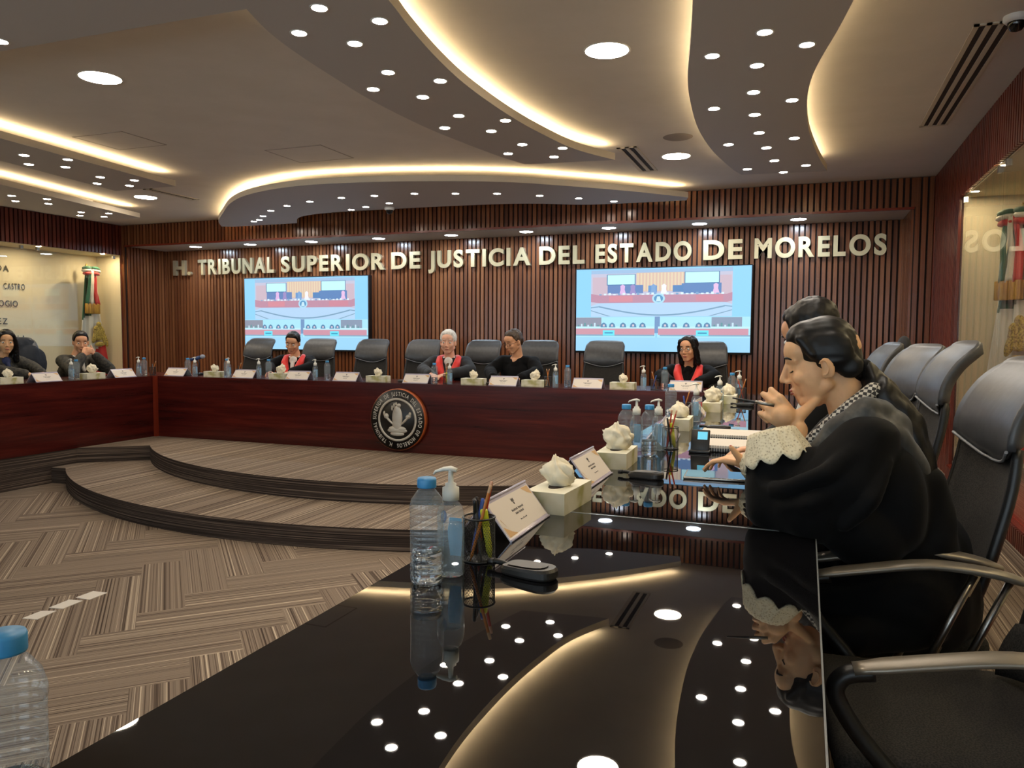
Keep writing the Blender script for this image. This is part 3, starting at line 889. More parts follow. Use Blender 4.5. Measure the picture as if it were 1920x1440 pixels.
def chair_proto(label, group):
    t = thing('office_chair', label, 'chair', (0, 0, 0), 0, group)
    # faces local +Y ; u runs so that the front normal is +Y
    HP = [(-.312, .905), (-.288, .985), (-.300, 1.06), (-.345, 1.13), (-.418, 1.185)]
    BP = [(-.215, .50), (-.245, .60), (-.275, .72), (-.305, .85), (-.318, .95)]

    def head(u, v):
        lo = .93 - .055 * math.cos(u * PI * .5) ** 1.0 + .02
        p = prof(HP, v); k = (p[1] - .905) / .28
        z = lo + (1.188 - lo) * v
        q = prof(HP, (z - .87) / (1.185 - .87) if z > .9 else 0.06)
        wd = .232 - .012 * v - (.03 * max(0, v - .8) / .2 * abs(u) ** 3)
        return (-u * wd, q[0] + .028 * u * u, z - .012 * max(0, v - .85) / .15 * abs(u) ** 4)

    sheet(head, 16, 12, .04).build('headrest', 'leather', t)
    m = MB(); m.tube([V(head(-.97 + 1.94 * k / 20, 0)) + V((0, .003, -.002)) for k in range(21)], .0045, 6); m.build('piping', 'pipe', t)

    def back(u, v):
        q = prof(BP, v); wd = .215 + .02 * math.sin(v * PI) - .005 * v
        return (-u * wd, q[0] + .04 * u * u, q[1])
    sheet(back, 12, 12, .022).build('backrest', 'mesh', t)
    m = MB()
    for s in (-1, 1): m.tube([V(back(s, k / 12)) + V((0, -.012, 0)) for k in range(13)], .014, 8)
    m.tube([V(back(-1 + 2 * k / 10, 0)) + V((0, -.01, 0)) for k in range(11)], .014, 8)
    m.build('back_frame', 'black', t)
    sheet(lambda u, v: (-u * (.2 - .02 * v), -.195 - .03 * v + .05 * u * u + .012 * math.sin(v * PI), .50 + .13 * v - .03 * u * u), 10, 6, .02).build('lumbar_band', 'mesh', t)
    m = MB(); m.bbox(-.255, .255, -.24, .25, .395, .465, .03, seg=4); m.build('seat', 'mesh', t)
    m = MB(); m.bbox(-.23, .23, -.21, .22, .37, .398, .01); m.build('seat_pan', 'black', t)
    for s in (-1, 1):
        x = s * .285
        pts = spline([(x, .235, .645), (x, .12, .668), (x, -.02, .690), (x, -.15, .682), (x, -.24, .660)], 4)
        m = MB(); m.tube(pts, [.022] * 2 + [.027] * (len(pts) - 4) + [.022, .017], 12, 0, (1.05, .42))
        m.build('armrest', 'armgrey', t)
        m = MB(); m.tube(spline([(x, .20, .642), (x, .248, .630), (x, .262, .595), (x, .225, .53), (x, .165, .46), (x - s * .02, .12, .405), (x - s * .07, .10, .385)], 5), .0165, 10, 0, (1.1, 1)); m.build('arm_loop', 'black', t)
        for y0 in (-.06, -.14):
            MB().tube([(x, y0 - .06, .672), (x, y0 + .055, .40)], .0095, 10).build('arm_support', 'steel', t)
        MB().tube([(x, -.15, .40), (x - s * .07, -.13, .385), (x - s * .13, -.1, .385)], .012, 8).build('arm_bracket', 'steel', t)
    MB().tube([(0, 0, .37), (0, 0, .12)], .028, 14).build('gas_column', 'chrome', t)
    MB().bbox(-.09, .09, -.13, .10, .325, .37, .012).build('tilt_mechanism', 'black', t)
    MB().tube([(.09, .02, .345), (.2, .03, .34), (.235, .03, .345)], .007, 8).build('lever', 'black', t)
    for k in range(5):
        a = 2 * PI * k / 5 + .3; d = V((math.cos(a), math.sin(a), 0))
        m = MB(); m.tube([d * .02 + V((0, 0, .125)), d * .17 + V((0, 0, .105)), d * .31 + V((0, 0, .08))], [.032, .026, .018], 10, 0, (1, .7))
        m.build('base_leg', 'chrome', t)
        xf = M.Translation(d * .31 + V((0, 0, .03))) @ M.Rotation(a, 4, 'Z') @ M.Rotation(PI / 2, 4, 'X')
        m = MB()
        for o in (-.018, .008): m.lathe([(.02, o), (.03, o + .002), (.03, o + .010), (.02, o + .012)], 16, xf=xf)
        m.build('caster', 'black', t)
        MB().tube([d * .31 + V((0, 0, .03)), d * .31 + V((0, 0, .085))], .007, 8).build('caster_stem', 'steel', t)
    return t


ch0 = chair_proto('x', 'x'); uc = [True]


def chair(x, y, rz, label, group='high back office chairs', z=0.0):
    if uc[0]:
        uc[0] = False; ch0.location = (x, y, z); ch0.rotation_euler = (0, 0, rz); return tag(ch0, label, None, group)
    return dup(ch0, (x, y, z), rz, label, group)


D = math.radians
for cx_, y, rz, lb in ((-6.945, 8.25, PI, 'dark high back chair left of the man in the red collar, before the left screen'), (-5.92, 8.22, PI + .1, 'high back chair behind the man with the red collar under the left screen'), (-5.16, 8.22, PI, 'empty grey chair just right of the left screen'), (-4.43, 8.22, PI, 'empty grey chair left of the white haired man'), (-3.66, 8.27, PI - .05, 'grey chair behind the white haired man'), (-2.88, 8.22, PI + .1, 'grey chair behind the man in black who reads'), (-2.13, 8.22, PI, 'empty grey chair before the left part of the right screen'), (-.98, 8.25, PI + .1, 'dark chair behind the woman with glasses and a red collar')):
    chair(cx_, y, rz, lb)
chair(-8.80, 6.66, -PI / 2 - .2, 'grey chair on the left wing behind the man who leans on his hands')
chair(-8.95, 5.95, -PI / 2, 'grey chair behind the dark haired woman at the left edge')
chair(.30, 1.78, PI / 2 + .10, 'empty chair in the bottom right corner, cut by the frame')
chair(.205, 2.47, PI / 2 + .11, 'chair behind the woman in the black robe in the foreground')
chair(.20, 3.48, PI / 2 + .04, 'second high back chair of the right row, behind the man past the woman', z=.04)
chair(.20, 4.36, PI / 2 + .26, 'third high back chair of the right row, empty, toward the back wall', z=.02)
chair(.15, 5.60, PI / 2 + .16, 'farthest visible chair of the right row, draped with dark cloth', z=.02)
# cloth hung over the farthest chair of the row
m = MB(); m.ball((.62, 5.80, 1.13), (.05, .19, .12), 0, 18, 12); m.ball((.60, 5.68, 1.00), (.05, .1, .2), 0, 16, 10)
tag(m.build('dark_garment', pm('dark_cloth', c(16, 16, 22), .9), None, (.62, 5.8, 1.0)), 'black garment hung on the farthest chair back of the right row', 'garment')

# ------------------------------------------------------------------ things on the benches
MT['pet'] = clear('clear_plastic', (.96, .985, 1.0, 1), 1.42, .07, .02)
def hazy(m, col, k):
    """a little milky scatter in a clear plastic"""
    nt = m.node_tree; o = nt.nodes['Material Output']; src = o.inputs[0].links[0].from_socket
    d = nn(m, 'ShaderNodeBsdfDiffuse'); d.inputs[0].default_value = col
    mx = nn(m, 'ShaderNodeMixShader'); mx.inputs[0].default_value = k
    lk(m, src, mx.inputs[1]); lk(m, d.outputs[0], mx.inputs[2]); lk(m, mx.outputs[0], o.inputs[0])
hazy(MT['pet'], c(206, 226, 238), .10)
MT['water'] = pm('water', (.96, .99, 1, 1), 0.0, ior=1.33, trans=1.0)
MT['cap'] = pm('blue_cap', c(58, 140, 196), .4)
MT['gel'] = clear('gel', (.94, .98, 1, 1), 1.2, .1)
hazy(MT['gel'], c(216, 232, 240), .14)
MT['bluelabel'] = pm('blue_label', c(96, 178, 214), .5); MT['navy'] = pm('navy_print', c(28, 62, 128), .5)
MT['pump'] = pm('pump_plastic', c(226, 224, 214), .35)
MT['tissue'] = pm('tissue_paper', c(236, 226, 200), .9)
MT['tbox'] = noisy(pm('tissue_box_print', c(206, 200, 160), .6), [(.38, c(178, 172, 112)), (.5, c(214, 208, 178)), (.62, c(226, 220, 196))], 9, detail=2)
MT['tboxtop'] = pm('tissue_box_top', c(232, 228, 206), .6)
MT['acryl'] = clear('acrylic', (.93, .92, .96, 1), 1.49, .0, .04)
MT['card'] = pm('name_card', c(222, 212, 200), .6); MT['ink'] = pm('ink', c(70, 66, 66), .6); MT['goldp'] = pm('gold_print', c(206, 166, 116), .5); MT['lilac'] = pm('acrylic_edge', c(196, 188, 204), .15)
TZ = .7302


def bottle_proto():
    t = thing('water_bottle', 'x', 'bottle', (0, 0, 0))
    p = [(.0001, .008), (.020, .004), (.029, 0), (.033, .006)]
    z = .012
    while z < .058:
        p += [(.0345, z), (.0345, z + .006), (.0315, z + .010)]; z += .0125
    p += [(.034, .066)]; z = .07
    while z < .140:
        p += [(.0345, z), (.0345, z + .007), (.033, z + .0095)]; z += .0115
    p += [(.0355, .150), (.0355, .160), (.031, .176), (.021, .190), (.0145, .197), (.0135, .200)]
    MB().lathe(p, 28, close=False).build('bottle_body', 'pet', t)
    q = [(.0001, .0092), (.026, .004), (.0315, .012)] + [(.031 + .0012 * math.sin(k * 2.1), .016 + k * .006) for k in range(9)] + [(.0305, .068), (.0001, .068)]
    MB().lathe(q, 24, close=False).build('water', 'water', t)
    pr = [(.0, .0), (.0195, .0)]
    m = MB(); m.lathe([(.0001, .198), (.0192, .198), (.0196, .200), (.0196, .214), (.0182, .2175), (.0001, .2175)], 30, close=False)
    m.build('cap', 'cap', t)
    return t


def pump_proto():
    t = thing('gel_dispenser', 'x', 'hand gel', (0, 0, 0))
    MB().lathe([(.0001, .001), (.024, .001), (.0265, .004), (.0268, .118), (.022, .135), (.014, .143), (.013, .150)], 26, close=False).build('gel_body', 'pet', t)
    MB().lathe([(.0001, .004), (.024, .004), (.0248, .10), (.0001, .10)], 22, close=False).build('gel', 'gel', t)
    m = MB()
    for k in range(9):
        pass
    vs, fs = [], []
    for j in range(7):
        for i in range(7):
            a = -.2 + (i / 6 - .5) * 1.2; z = .03 + .075 * j / 6
            w_ = 1 - .55 * abs(j / 6 - .6)
            a = -.2 + (i / 6 - .5) * 1.3 * w_
            vs.append((.0271 * math.sin(a), -.0271 * math.cos(a), z))
    m.add(vs, [(j * 7 + i, j * 7 + i + 1, j * 7 + i + 8, j * 7 + i + 7) for j in range(6) for i in range(6)], 0, None, True)
    m.build('label', 'bluelabel', t)
    m = MB(); vs = [(.0273 * math.sin(.75 + .25 * math.cos(2 * PI * k / 14)), -.0273 * math.cos(.75 + .25 * math.cos(2 * PI * k / 14)), .108 + .013 * math.sin(2 * PI * k / 14)) for k in range(14)]
    m.add(vs, [list(range(14))]); m.build('round_sticker', 'navy', t)
    m = MB(); m.lathe([(.0001, .146), (.0165, .146), (.0165, .158), (.0163, .170), (.011, .172), (.011, .178), (.0055, .180), (.0048, .200), (.007, .206), (.0001, .208)], 22, close=False); m.build('pump_collar', 'pump', t)
    m = MB(); m.tube([(-.012, 0, .203), (0, 0, .2065), (.014, 0, .205), (.030, 0, .200), (.034, 0, .195)], [.0075, .009, .0075, .005, .004], 10, 0, (1, .55)); m.build('pump_spout', 'pump', t)
    for ch in kids(t): ch.scale = (1.08, 1.08, 1.1)
    return t


def tissue_mesh(seed, h=.075, r=.05):
    random.seed(seed); bm = bmesh.new(); bmesh.ops.create_icosphere(bm, subdivisions=4, radius=1)
    for v in bm.verts:
        p = v.co.copy(); n_ = NZ.noise(p * 2.2 + V((seed, 0, 0))) * .34 + NZ.noise(p * 5 + V((0, seed, 0))) * .16
        hz = (p.z + 1) / 2
        wd = (.75 + .35 * math.sin(hz * PI * .9)) * (1 - .55 * max(0, hz - .45) / .55) / math.sqrt(max(.08, 1 - p.z * p.z)) * min(1, 3.2 * (1 - hz) + .12)
        an = math.atan2(p.y, p.x) / (2 * PI) * 6 + seed + NZ.noise(p * 1.3 + V((seed, 3, 0))) * .9 + hz * .5
        fo = .70 + .62 * abs((an % 1) - .5) * 2 * (.35 + hz * .65)
        sh_ = r * .35 * hz * hz
        v.co = V((p.x * r * wd * fo * (1 + n_ * .5) + sh_ * math.cos(seed), p.y * r * .8 * wd * fo * (1 + n_ * .5) + sh_ * math.sin(seed), hz * h * (1 + n_ * .4) + h * .18 * (fo - .9) * hz))
    return bm


def tissue_proto(seed, h, r):
    t = thing('tissue_box', 'x', 'tissue box', (0, 0, 0))
    m = MB(); m.box(-.06, .06, -.12, .12, 0, .0615); m.build('carton', 'tbox', t)
    m = MB(); m.box(-.06, .06, -.12, .12, .0615, .0622); m.build('carton_top', 'tboxtop', t)
    m = MB(); m.prism([(.026 * math.cos(a), .065 * math.sin(a)) for a in [2 * PI * k / 24 for k in range(24)]], .0622, .0626); m.build('slot', 'dark', t)
    m = MB(); m.bm(tissue_mesh(seed, h, r), 0, M.Translation((0, 0, .060)), True); m.build('tissue', 'tissue', t)
    return t


def plate_proto():
    """leaning acrylic name stand with a card on both slopes; its long side along local X"""
    t = thing('name_plate', 'x', 'name plate', (0, 0, 0))
    L, Hh, Dd = .149, .094, .074
    for s, nm in ((1, 'front'), (-1, 'back')):
        sl = [V((-L, -s * Dd, .001)), V((L, -s * Dd, .001)), V((L, 0, Hh)), V((-L, 0, Hh))]
        if s < 0: sl = [sl[1], sl[0], sl[3], sl[2]]
        nrm = (sl[1] - sl[0]).cross(sl[2] - sl[1]).normalized()
        m = MB(); a = [p for p in sl]; b = [p - nrm * .003 for p in sl]
        m.add(a + b, [(0, 1, 2, 3), (7, 6, 5, 4), (0, 4, 5, 1), (1, 5, 6, 2), (2, 6, 7, 3), (3, 7, 4, 0)]); m.build('acrylic_leaf', 'lilac', t)
        P = lambda u, v, o=.0006: sl[0] + (sl[1] - sl[0]) * u + (sl[3] - sl[0]) * v + nrm * o
        Q = lambda u0, u1, v0, v1, o: [P(u0, v0, o), P(u1, v0, o), P(u1, v1, o), P(u0, v1, o)]
        m = MB(); m.add(Q(.02, .98, .09, .91, .0005), [(0, 1, 2, 3)]); cd = m.build('card', 'card', t)
        m = MB()
        for u0, u1, v0, v1 in ((.47, .53, .72, .80), (.485, .515, .65, .72), (.36, .50, .52, .57), (.515, .64, .52, .57), (.40, .47, .43, .48), (.485, .60, .43, .48), (.42, .58, .28, .31)):
            k = 5 if u1 - u0 > .05 else 2
            for i in range(k):
                w_ = (u1 - u0) / k; m.add(Q(u0 + w_ * i, u0 + w_ * (i + .72), v0, v1 - (.012 if i % 2 else 0), .0009), [(0, 1, 2, 3)])
        m.build('print', 'ink', cd)
        m = MB()
        for (ua, va, ub, vb, uc_, vc) in ((.03, .08, .22, .08, .03, .34), (.97, .90, .80, .90, .97, .66), (.05, .5, .06, .5, .10, .30)):
            m.add([P(ua, va, .0009), P(ub, vb, .0009), P((ub + uc_) / 2 - .0 * ub, (vb + vc) / 2 - .03, .0009), P(uc_, vc, .0009)], [(0, 1, 2, 3)])
        m.build('gold_corner', 'goldp', cd)
    m = MB(); m.tube([(-L, 0, Hh), (L, 0, Hh)], .004, 8); m.build('top_edge', 'lilac', t)
    for s in (-1, 1): MB().tube([(-L, s * Dd, .003), (L, s * Dd, .003)], .003, 8).build('foot_edge', 'lilac', t)
    return t


def cup_proto():
    t = thing('pen_cup', 'x', 'pen holder', (0, 0, 0))
    r, h = .036, .098
    m = MB(); vs, fs = [], []
    nu, nv = 34, 22
    for j in range(nv + 1):
        for i in range(nu):
            a = 2 * PI * (i + .5 * (j % 2)) / nu; vs.append((r * math.cos(a), r * math.sin(a), .003 + (h - .006) * j / nv))
    for j in range(nv):
        for i in range(nu):
            i2 = (i + 1) % nu
            if j % 2 == 0: fs += [(j * nu + i, j * nu + i2, (j + 1) * nu + i), (j * nu + i2, (j + 1) * nu + i2, (j + 1) * nu + i)]
            else: fs += [(j * nu + i, j * nu + i2, (j + 1) * nu + i2), (j * nu + i, (j + 1) * nu + i2, (j + 1) * nu + i)]
    m.add(vs, fs); o = m.build('wire_mesh', 'black', t)
    wf = o.modifiers.new('wire', 'WIREFRAME'); wf.thickness = .0011; wf.use_even_offset = False
    for zz in (.002, h):
        MB().tube([(r * math.cos(2 * PI * k / 32), r * math.sin(2 * PI * k / 32), zz) for k in range(33)], .0022, 8, cap=False).build('rim', 'black', t)
    MB().lathe([(.0001, .0005), (r, .0005), (r, .0025), (.0001, .0025)], 28, close=False).build('cup_floor', 'black', t)
    return t


def pen_proto(kind, col, tip):
    names = {'pencil': 'pencil', 'pen': 'ballpoint_pen', 'marker': 'highlighter'}
    t = thing(names[kind], 'x', names[kind].replace('_', ' '), (0, 0, 0))
    ma = pm(kind + '_body', col, .4); mt = pm(kind + '_tip', tip, .5)
    if kind == 'pencil':
        MB().lathe([(.0001, .0), (.0008, .0), (.0036, .014), (.0036, .158), (.0036, .160)], 8).build('shaft', ma, t)
        MB().lathe([(.0037, .159), (.0037, .170), (.0034, .176), (.0001, .177)], 10, close=False).build('eraser', mt, t)
    elif kind == 'pen':
        MB().lathe([(.0001, 0), (.0012, 0), (.0042, .02), (.0045, .13), (.004, .138), (.0001, .139)], 12, close=False).build('barrel', ma, t)
        MB().bbox(-.0015, .0015, .0042, .0062, .10, .137, .0005).build('clip', mt, t)
    else:
        MB().lathe([(.0001, 0), (.003, 0), (.0075, .02), (.008, .085), (.0001, .086)], 14, close=False).build('barrel', ma, t)
        MB().lathe([(.0001, .115), (.0075, .115), (.0088, .112), (.0088, .078), (.0078, .076)], 14, close=False).build('cap', mt, t)
    return t


def stand_in_cup(o, x, y, dx, dy, lean, z=TZ + .004):
    """lean a pen inside the cup at x,y: foot at -d, head toward +d"""
    d = V((dx, dy, 0)).normalized()
    o.location = V((x, y, z)) - d * .020
    ax = V((0, 0, 1)).cross(d); o.rotation_mode = 'QUATERNION'
    from mathutils import Quaternion
    o.rotation_quaternion = Quaternion(ax, lean)
    return o


def mic_proto():
    t = thing('desk_microphone', 'x', 'microphone', (0, 0, 0))
    # flat rounded wedge, long axis local X
    out_ = spline([(-.062, .0), (-.058, .026), (-.02, .033), (.03, .033), (.056, .022), (.064, .0), (.056, -.022), (.03, -.033), (-.02, -.033), (-.058, -.026)], 4, True)
    def ring(k, z): return [(x * k, y * k, z) for x, y in out_]
    n = len(out_); L = [ring(.93, .001), ring(1, .006), ring(1, .013), ring(.92, .019)]
    m = MB(); vs = [p for r_ in L for p in r_]
    vs = [(x, y, z + (.006 * (x + .06) / .12 if z > .01 else 0)) for x, y, z in vs]
    fs = [(j * n + i, j * n + (i + 1) % n, (j + 1) * n + (i + 1) % n, (j + 1) * n + i) for j in range(3) for i in range(n)] + [[3 * n + i for i in range(n)], list(range(n))[::-1]]
    m.add(vs, fs, 0, None, False); m.build('base', pm('mic_base', c(40, 38, 36), .35), t)
    m = MB(); vs = [(x * .72 - .004, y * .72, .0212 + .006 * (x * .72 + .06) / .12) for x, y in out_]
    m.add(vs, [list(range(n))]); m.build('top_plate', pm('mic_plate', c(74, 70, 64), .4), t)
    m = MB(); m.tube(spline([(-.055, 0, .012), (-.07, .002, .014), (-.085, .002, .015), (-.098, .0, .014)], 5), .0062, 10); m.build('arm', 'black', t)
    m = MB(); m.tube([(-.092, 0, .014), (-.108, -.002, .013)], .0078, 12); m.build('capsule', 'black', t)
    return t


b0, pu0, ti0, ti1, pl0, cu0, mi0 = bottle_proto(), pump_proto(), tissue_proto(3, .085, .05), tissue_proto(11, .105, .06), plate_proto(), cup_proto(), mic_proto()
PEN = {'pencil': pen_proto('pencil', c(206, 124, 50), c(212, 170, 130)), 'red': pen_proto('pencil', c(196, 62, 40), c(212, 160, 130)), 'black': pen_proto('pen', c(18, 18, 20), c(140, 140, 140)), 'blue': pen_proto('pen', c(60, 90, 170), c(190, 190, 200)), 'grey': pen_proto('pen', c(82, 80, 80), c(140, 140, 140)), 'marker': pen_proto('marker', c(216, 216, 60), c(200, 206, 40))}
USED = {}
GRP = {'water_bottle': 'water bottles on the benches', 'gel_dispenser': 'gel dispensers on the benches', 'tissue_box': 'tissue boxes on the benches', 'name_plate': 'name plates on the benches', 'pen_cup': 'wire mesh pen cups', 'desk_microphone': 'desk microphones on the benches', 'pencil': 'pens and pencils in the cups', 'ballpoint_pen': 'pens and pencils in the cups', 'highlighter': 'pens and pencils in the cups'}


def put(pr, x, y, label, rz=0.0, z=TZ):
    import re
    g = GRP[re.sub(r'\.\d+$', '', pr.name)]
    if pr.name not in USED:
        USED[pr.name] = 1; pr.location = (x, y, z); pr.rotation_euler = (0, 0, rz); return tag(pr, label, None, g)
    return dup(pr, (x, y, z), rz, label, g)


def pens(x, y, where, spec):
    for i_, (kd, dx, dy, ln) in enumerate(spec):
        o = put(PEN[kd], x, y, '%s in %s' % ({'pencil': 'orange pencil', 'red': 'red pencil', 'black': 'black pen', 'blue': 'blue pen', 'grey': 'grey pen', 'marker': 'yellow highlighter'}[kd] + (' leaning %s' % ('left' if dx < 0 else 'right')), where))
        q_ = math.hypot(dx, dy); k_ = (i_ - (len(spec) - 1) / 2) * .0085
        stand_in_cup(o, x - dy / q_ * k_, y + dx / q_ * k_, dx, dy, ln)


NR = PI / 2      # long side along Y
# nearest place
put(b0, -.712, 1.385, 'blue capped water bottle standing nearest, in the middle foreground')
put(pu0, -.69, 1.452, 'gel dispenser right behind the nearest water bottle', -2.9)
put(cu0, -.678, 1.575, 'wire mesh pen cup beside the nearest gel dispenser')
pens(-.678, 1.575, 'the nearest mesh cup', [('pencil', .9, .4, .26), ('black', -.8, -.3, .20), ('black', .3, -.9, .24), ('blue', .7, .8, .22), ('grey', -.9, .5, .20), ('marker', -.5, -.7, .16), ('red', .8, -.1, .22)])
put(pl0, -.735, 1.885, 'name plate leaning beside the nearest pen cup', NR)
put(ti0, -.675, 2.175, 'tissue box nearest the viewer, pointed tissue pulled up', -.06)
put(mi0, -.532, 1.508, 'desk microphone lying beside the nearest pen cup', -.25)
put(b0, -0.717, 0.505, 'water bottle cut by the left edge of the picture at the bottom')
# places farther along the right bench
put(pl0, -.73, 2.62, 'name plate between the two nearest tissue boxes', NR)
put(ti1, -.685, 2.97, 'second tissue box along the right bench, tall rounded tissue', .03)
put(mi0, -.52, 2.72, 'desk microphone before the second tissue box', -.2)
put(b0, -.705, 3.22, 'water bottle just behind the second tissue box')
put(pu0, -.69, 3.36, 'gel dispenser behind the second tissue box, beside a bottle', -2.9)
put(b0, -.61, 3.24, 'tall water bottle left of the dark phone stand, mirrored in the table')
put(pu0, -.60, 3.40, 'gel dispenser left of the red pencils on the right bench', -2.7)
put(cu0, -.56, 3.48, 'mesh pen cup with red pencils on the right bench')
pens(-.56, 3.48, 'the mesh cup with red pencils', [('red', .8, .4, .25), ('red', .5, -.5, .2), ('marker', -.5, -.3, .15), ('black', -.7, .5, .2)])
put(pl0, -.655, 3.86, 'name plate seen from its end, third along the right bench', NR + .1)
put(ti0, -.635, 4.28, 'third tissue box along the right bench, round tissue', .05)
put(mi0, -.43, 4.30, 'desk microphone before the third tissue box', -.2)
put(b0, -.76, 4.72, 'water bottle before the woman with glasses, on the right bench')
put(pu0, -.60, 4.66, 'gel dispenser before the woman with glasses, on the right bench', -2.8)
put(cu0, -.69, 4.82, 'mesh pen cup behind the third tissue box')
pens(-.69, 4.82, 'the mesh cup behind the third tissue box', [('pencil', .9, .3, .28), ('blue', -.6, .5, .2)])
put(ti1, -.585, 5.40, 'fourth tissue box along the right bench', .04)
put(pu0, -.565, 5.66, 'tall gel dispenser right of the fourth tissue box', -2.8)
put(pl0, -.67, 5.10, 'name plate beside the fourth tissue box', NR + .1)
put(ti0, -.54, 6.1, 'farthest tissue box of the right bench', .04)
put(b0, -.545, 6.42, 'farthest water bottle of the right bench')
put(pu0, -.50, 6.55, 'farthest gel dispenser of the right bench', -2.9)
put(cu0, -.47, 6.40, 'farthest mesh pen cup of the right bench')
pens(-.47, 6.40, 'the farthest mesh cup', [('pencil', .9, .2, .3), ('red', -.8, .1, .3)])
put(mi0, -.40, 5.85, 'farthest desk microphone of the right bench', -.2)
# tablets, notebooks and a phone
MT['tabscreen'] = pm('dark_screen', (.006, .007, .009, 1), .05)
def slab(name, label, cat, x, y, rz, sx, sy, h, mats, z=TZ, top=None, group=None):
    t = thing(name, label, cat, (x, y, z), rz, group)
    m = MB(); m.bbox(-sx / 2, sx / 2, -sy / 2, sy / 2, 0, h, min(.003, h * .4)); m.build('body', mats[0], t)
    if top: MB().box(-sx / 2 + .006, sx / 2 - .006, -sy / 2 + .006, sy / 2 - .006, h, h + .0006).build(top, mats[1], t)
    return t
slab('tablet', 'silver tablet under the hand of the woman in the robe', 'tablet', -.285, 2.84, .06, .23, .16, .009, ['steel', 'tabscreen'], TZ, 'screen', 'tablets')
t = thing('spiral_notebook', 'open stack of spiral notebooks before the chin of the woman', 'notebook', (-.32, 3.97, TZ), 0, 'notebooks')
MB().bbox(-.17, .13, -.13, .13, 0, .018, .002).build('cover', 'black', t)
MB().box(-.165, .125, -.125, .125, .018, .030).build('pages', 'paper', t)
m = MB()
for k in range(26):
    xx = -.155 + k * .0108; m.tube([(xx, -.128 + .007 * math.cos(a), .016 + .014 * math.sin(a)) for a in [2 * PI * i / 10 for i in range(11)]], .0014, 5)
o = m.build('spiral', 'white', t); tag(o, None, None, None, 'stuff')
t = dup(t, (-.30, 3.58, TZ), .05, 'lower spiral notebook between the phone stand and the robe', 'notebooks')
t = thing('phone_stand', 'small dark stand with a glowing phone screen before the woman', 'phone', (-.42, 3.42, TZ))
MB().bbox(-.045, .045, -.03, .03, 0, .012, .003).build('foot', 'black', t)
xf = M.Translation((0, .01, .055)) @ M.Rotation(-.35, 4, 'X')
m = MB(); m.bbox(-.04, .04, -.005, .005, -.05, .045, .004, 0, xf); m.build('phone', 'black', t)
m = MB(); m.box(-.012, .03, -.0058, -.005, .0, .035, 0, None, xf); m.build('screen', emitter('phone_glow', c(120, 210, 235), .7), t)
# ------------------------------------------------------------------ things on the back bench (front row of small things)
YB2 = 7.27
for x, lb in ((-7.11, 'name plate at the left end of the back bench'), (-6.09, 'name plate before the dark empty chair under the left screen'), (-5.34, 'name plate before the man with the red collar'), (-4.71, 'name plate before the empty chair right of the left screen'), (-3.84, 'name plate left of the white haired man'), (-2.85, 'name plate before the reading man in black'), (-1.97, 'name plate before the empty chair under the right screen'), (-1.03, 'name plate before the woman with glasses')):
    put(pl0, x, YB2, lb)
for k, (x, y, lb) in enumerate(((-6.985, 7.30, 'water bottle by the plate at the left end of the back bench'), (-6.395, 7.3, 'water bottle left of the dark chair, back bench'), (-5.84, 7.36, 'water bottle left of the man with the red collar'), (-4.995, 7.3, 'water bottle right of the man with the red collar'), (-3.62, 7.22, 'water bottle before the hands of the white haired man'), (-2.20, 7.32, 'water bottle left of the empty chair under the right screen'), (-1.235, 7.3, 'water bottle beside the woman with glasses'))): put(b0, x, y, lb)
for x, y, lb in ((-6.83, 7.25, 'gel dispenser near the blue microphone, left on the back bench'), (-6.32, 7.24, 'gel dispenser left of the dark chair, back bench'), (-5.90, 7.26, 'gel dispenser left of the man with the red collar'), (-5.12, 7.25, 'gel dispenser right of the man with the red collar'), (-3.435, 7.2, 'gel dispenser before the white haired man'), (-2.30, 7.24, 'gel dispenser right of the reading man'), (-1.425, 7.24, 'gel dispenser left of the woman with glasses')): put(pu0, x, y, lb, PI)
for p_, x, lb in ((ti0, -6.60, 'tissue box left of the dark chair, back bench'), (ti1, -5.65, 'tissue box before the man with the red collar'), (ti0, -4.36, 'tissue box right of the left screen, back bench'), (ti0, -3.22, 'tissue box right of the white haired man'), (ti1, -2.55, 'tissue box right of the reading man'), (ti0, -1.64, 'pink tissue box under the right screen')): put(p_, x, 7.33, lb, NR)
for x, lb, sp in ((-6.22, 'mesh pen cup left of the dark chair, back bench', [('pencil', .9, .2, .3), ('black', -.6, .3, .2)]), (-3.52, 'mesh pen cup before the white haired man', [('pencil', .3, .2, .15), ('marker', -.3, .2, .1)]), (-2.40, 'mesh pen cup right of the reading man', [('pencil', -.5, .1, .2), ('pencil', .6, .2, .2)]), (-1.33, 'mesh pen cup left of the woman with glasses', [('pencil', -.9, .2, .3), ('blue', .9, .2, .25)])):
    put(cu0, x, 7.3, lb); pens(x, 7.3, 'the ' + lb[5:].replace(', back bench', ''), sp)
for x, lb in ((-4.07, 'desk microphone left of the seal plate, back bench'), (-3.03, 'desk microphone left of the reading man')): put(mi0, x, 7.34, lb, 2.6)
# blue gooseneck microphone at the left end
t = thing('gooseneck_microphone', 'blue and grey gooseneck microphone at the left end of the back bench', 'microphone', (-6.98, 7.47, TZ))
MB().bbox(-.05, .05, -.04, .04, 0, .03, .006).build('base', 'black', t)
MB().tube([(0, 0, .03), (.01, 0, .15), (0, -.02, .20)], .007, 8).build('gooseneck', 'black', t)
MB().tube([(-.10, -.02, .19), (.06, -.02, .225)], .022, 12, 0).build('body', pm('mic_blue', c(36, 62, 110), .4), t)
MB().ball((.085, -.02, .232), (.034, .026, .026)).build('windscreen', pm('mic_grey', c(150, 156, 170), .8), t)
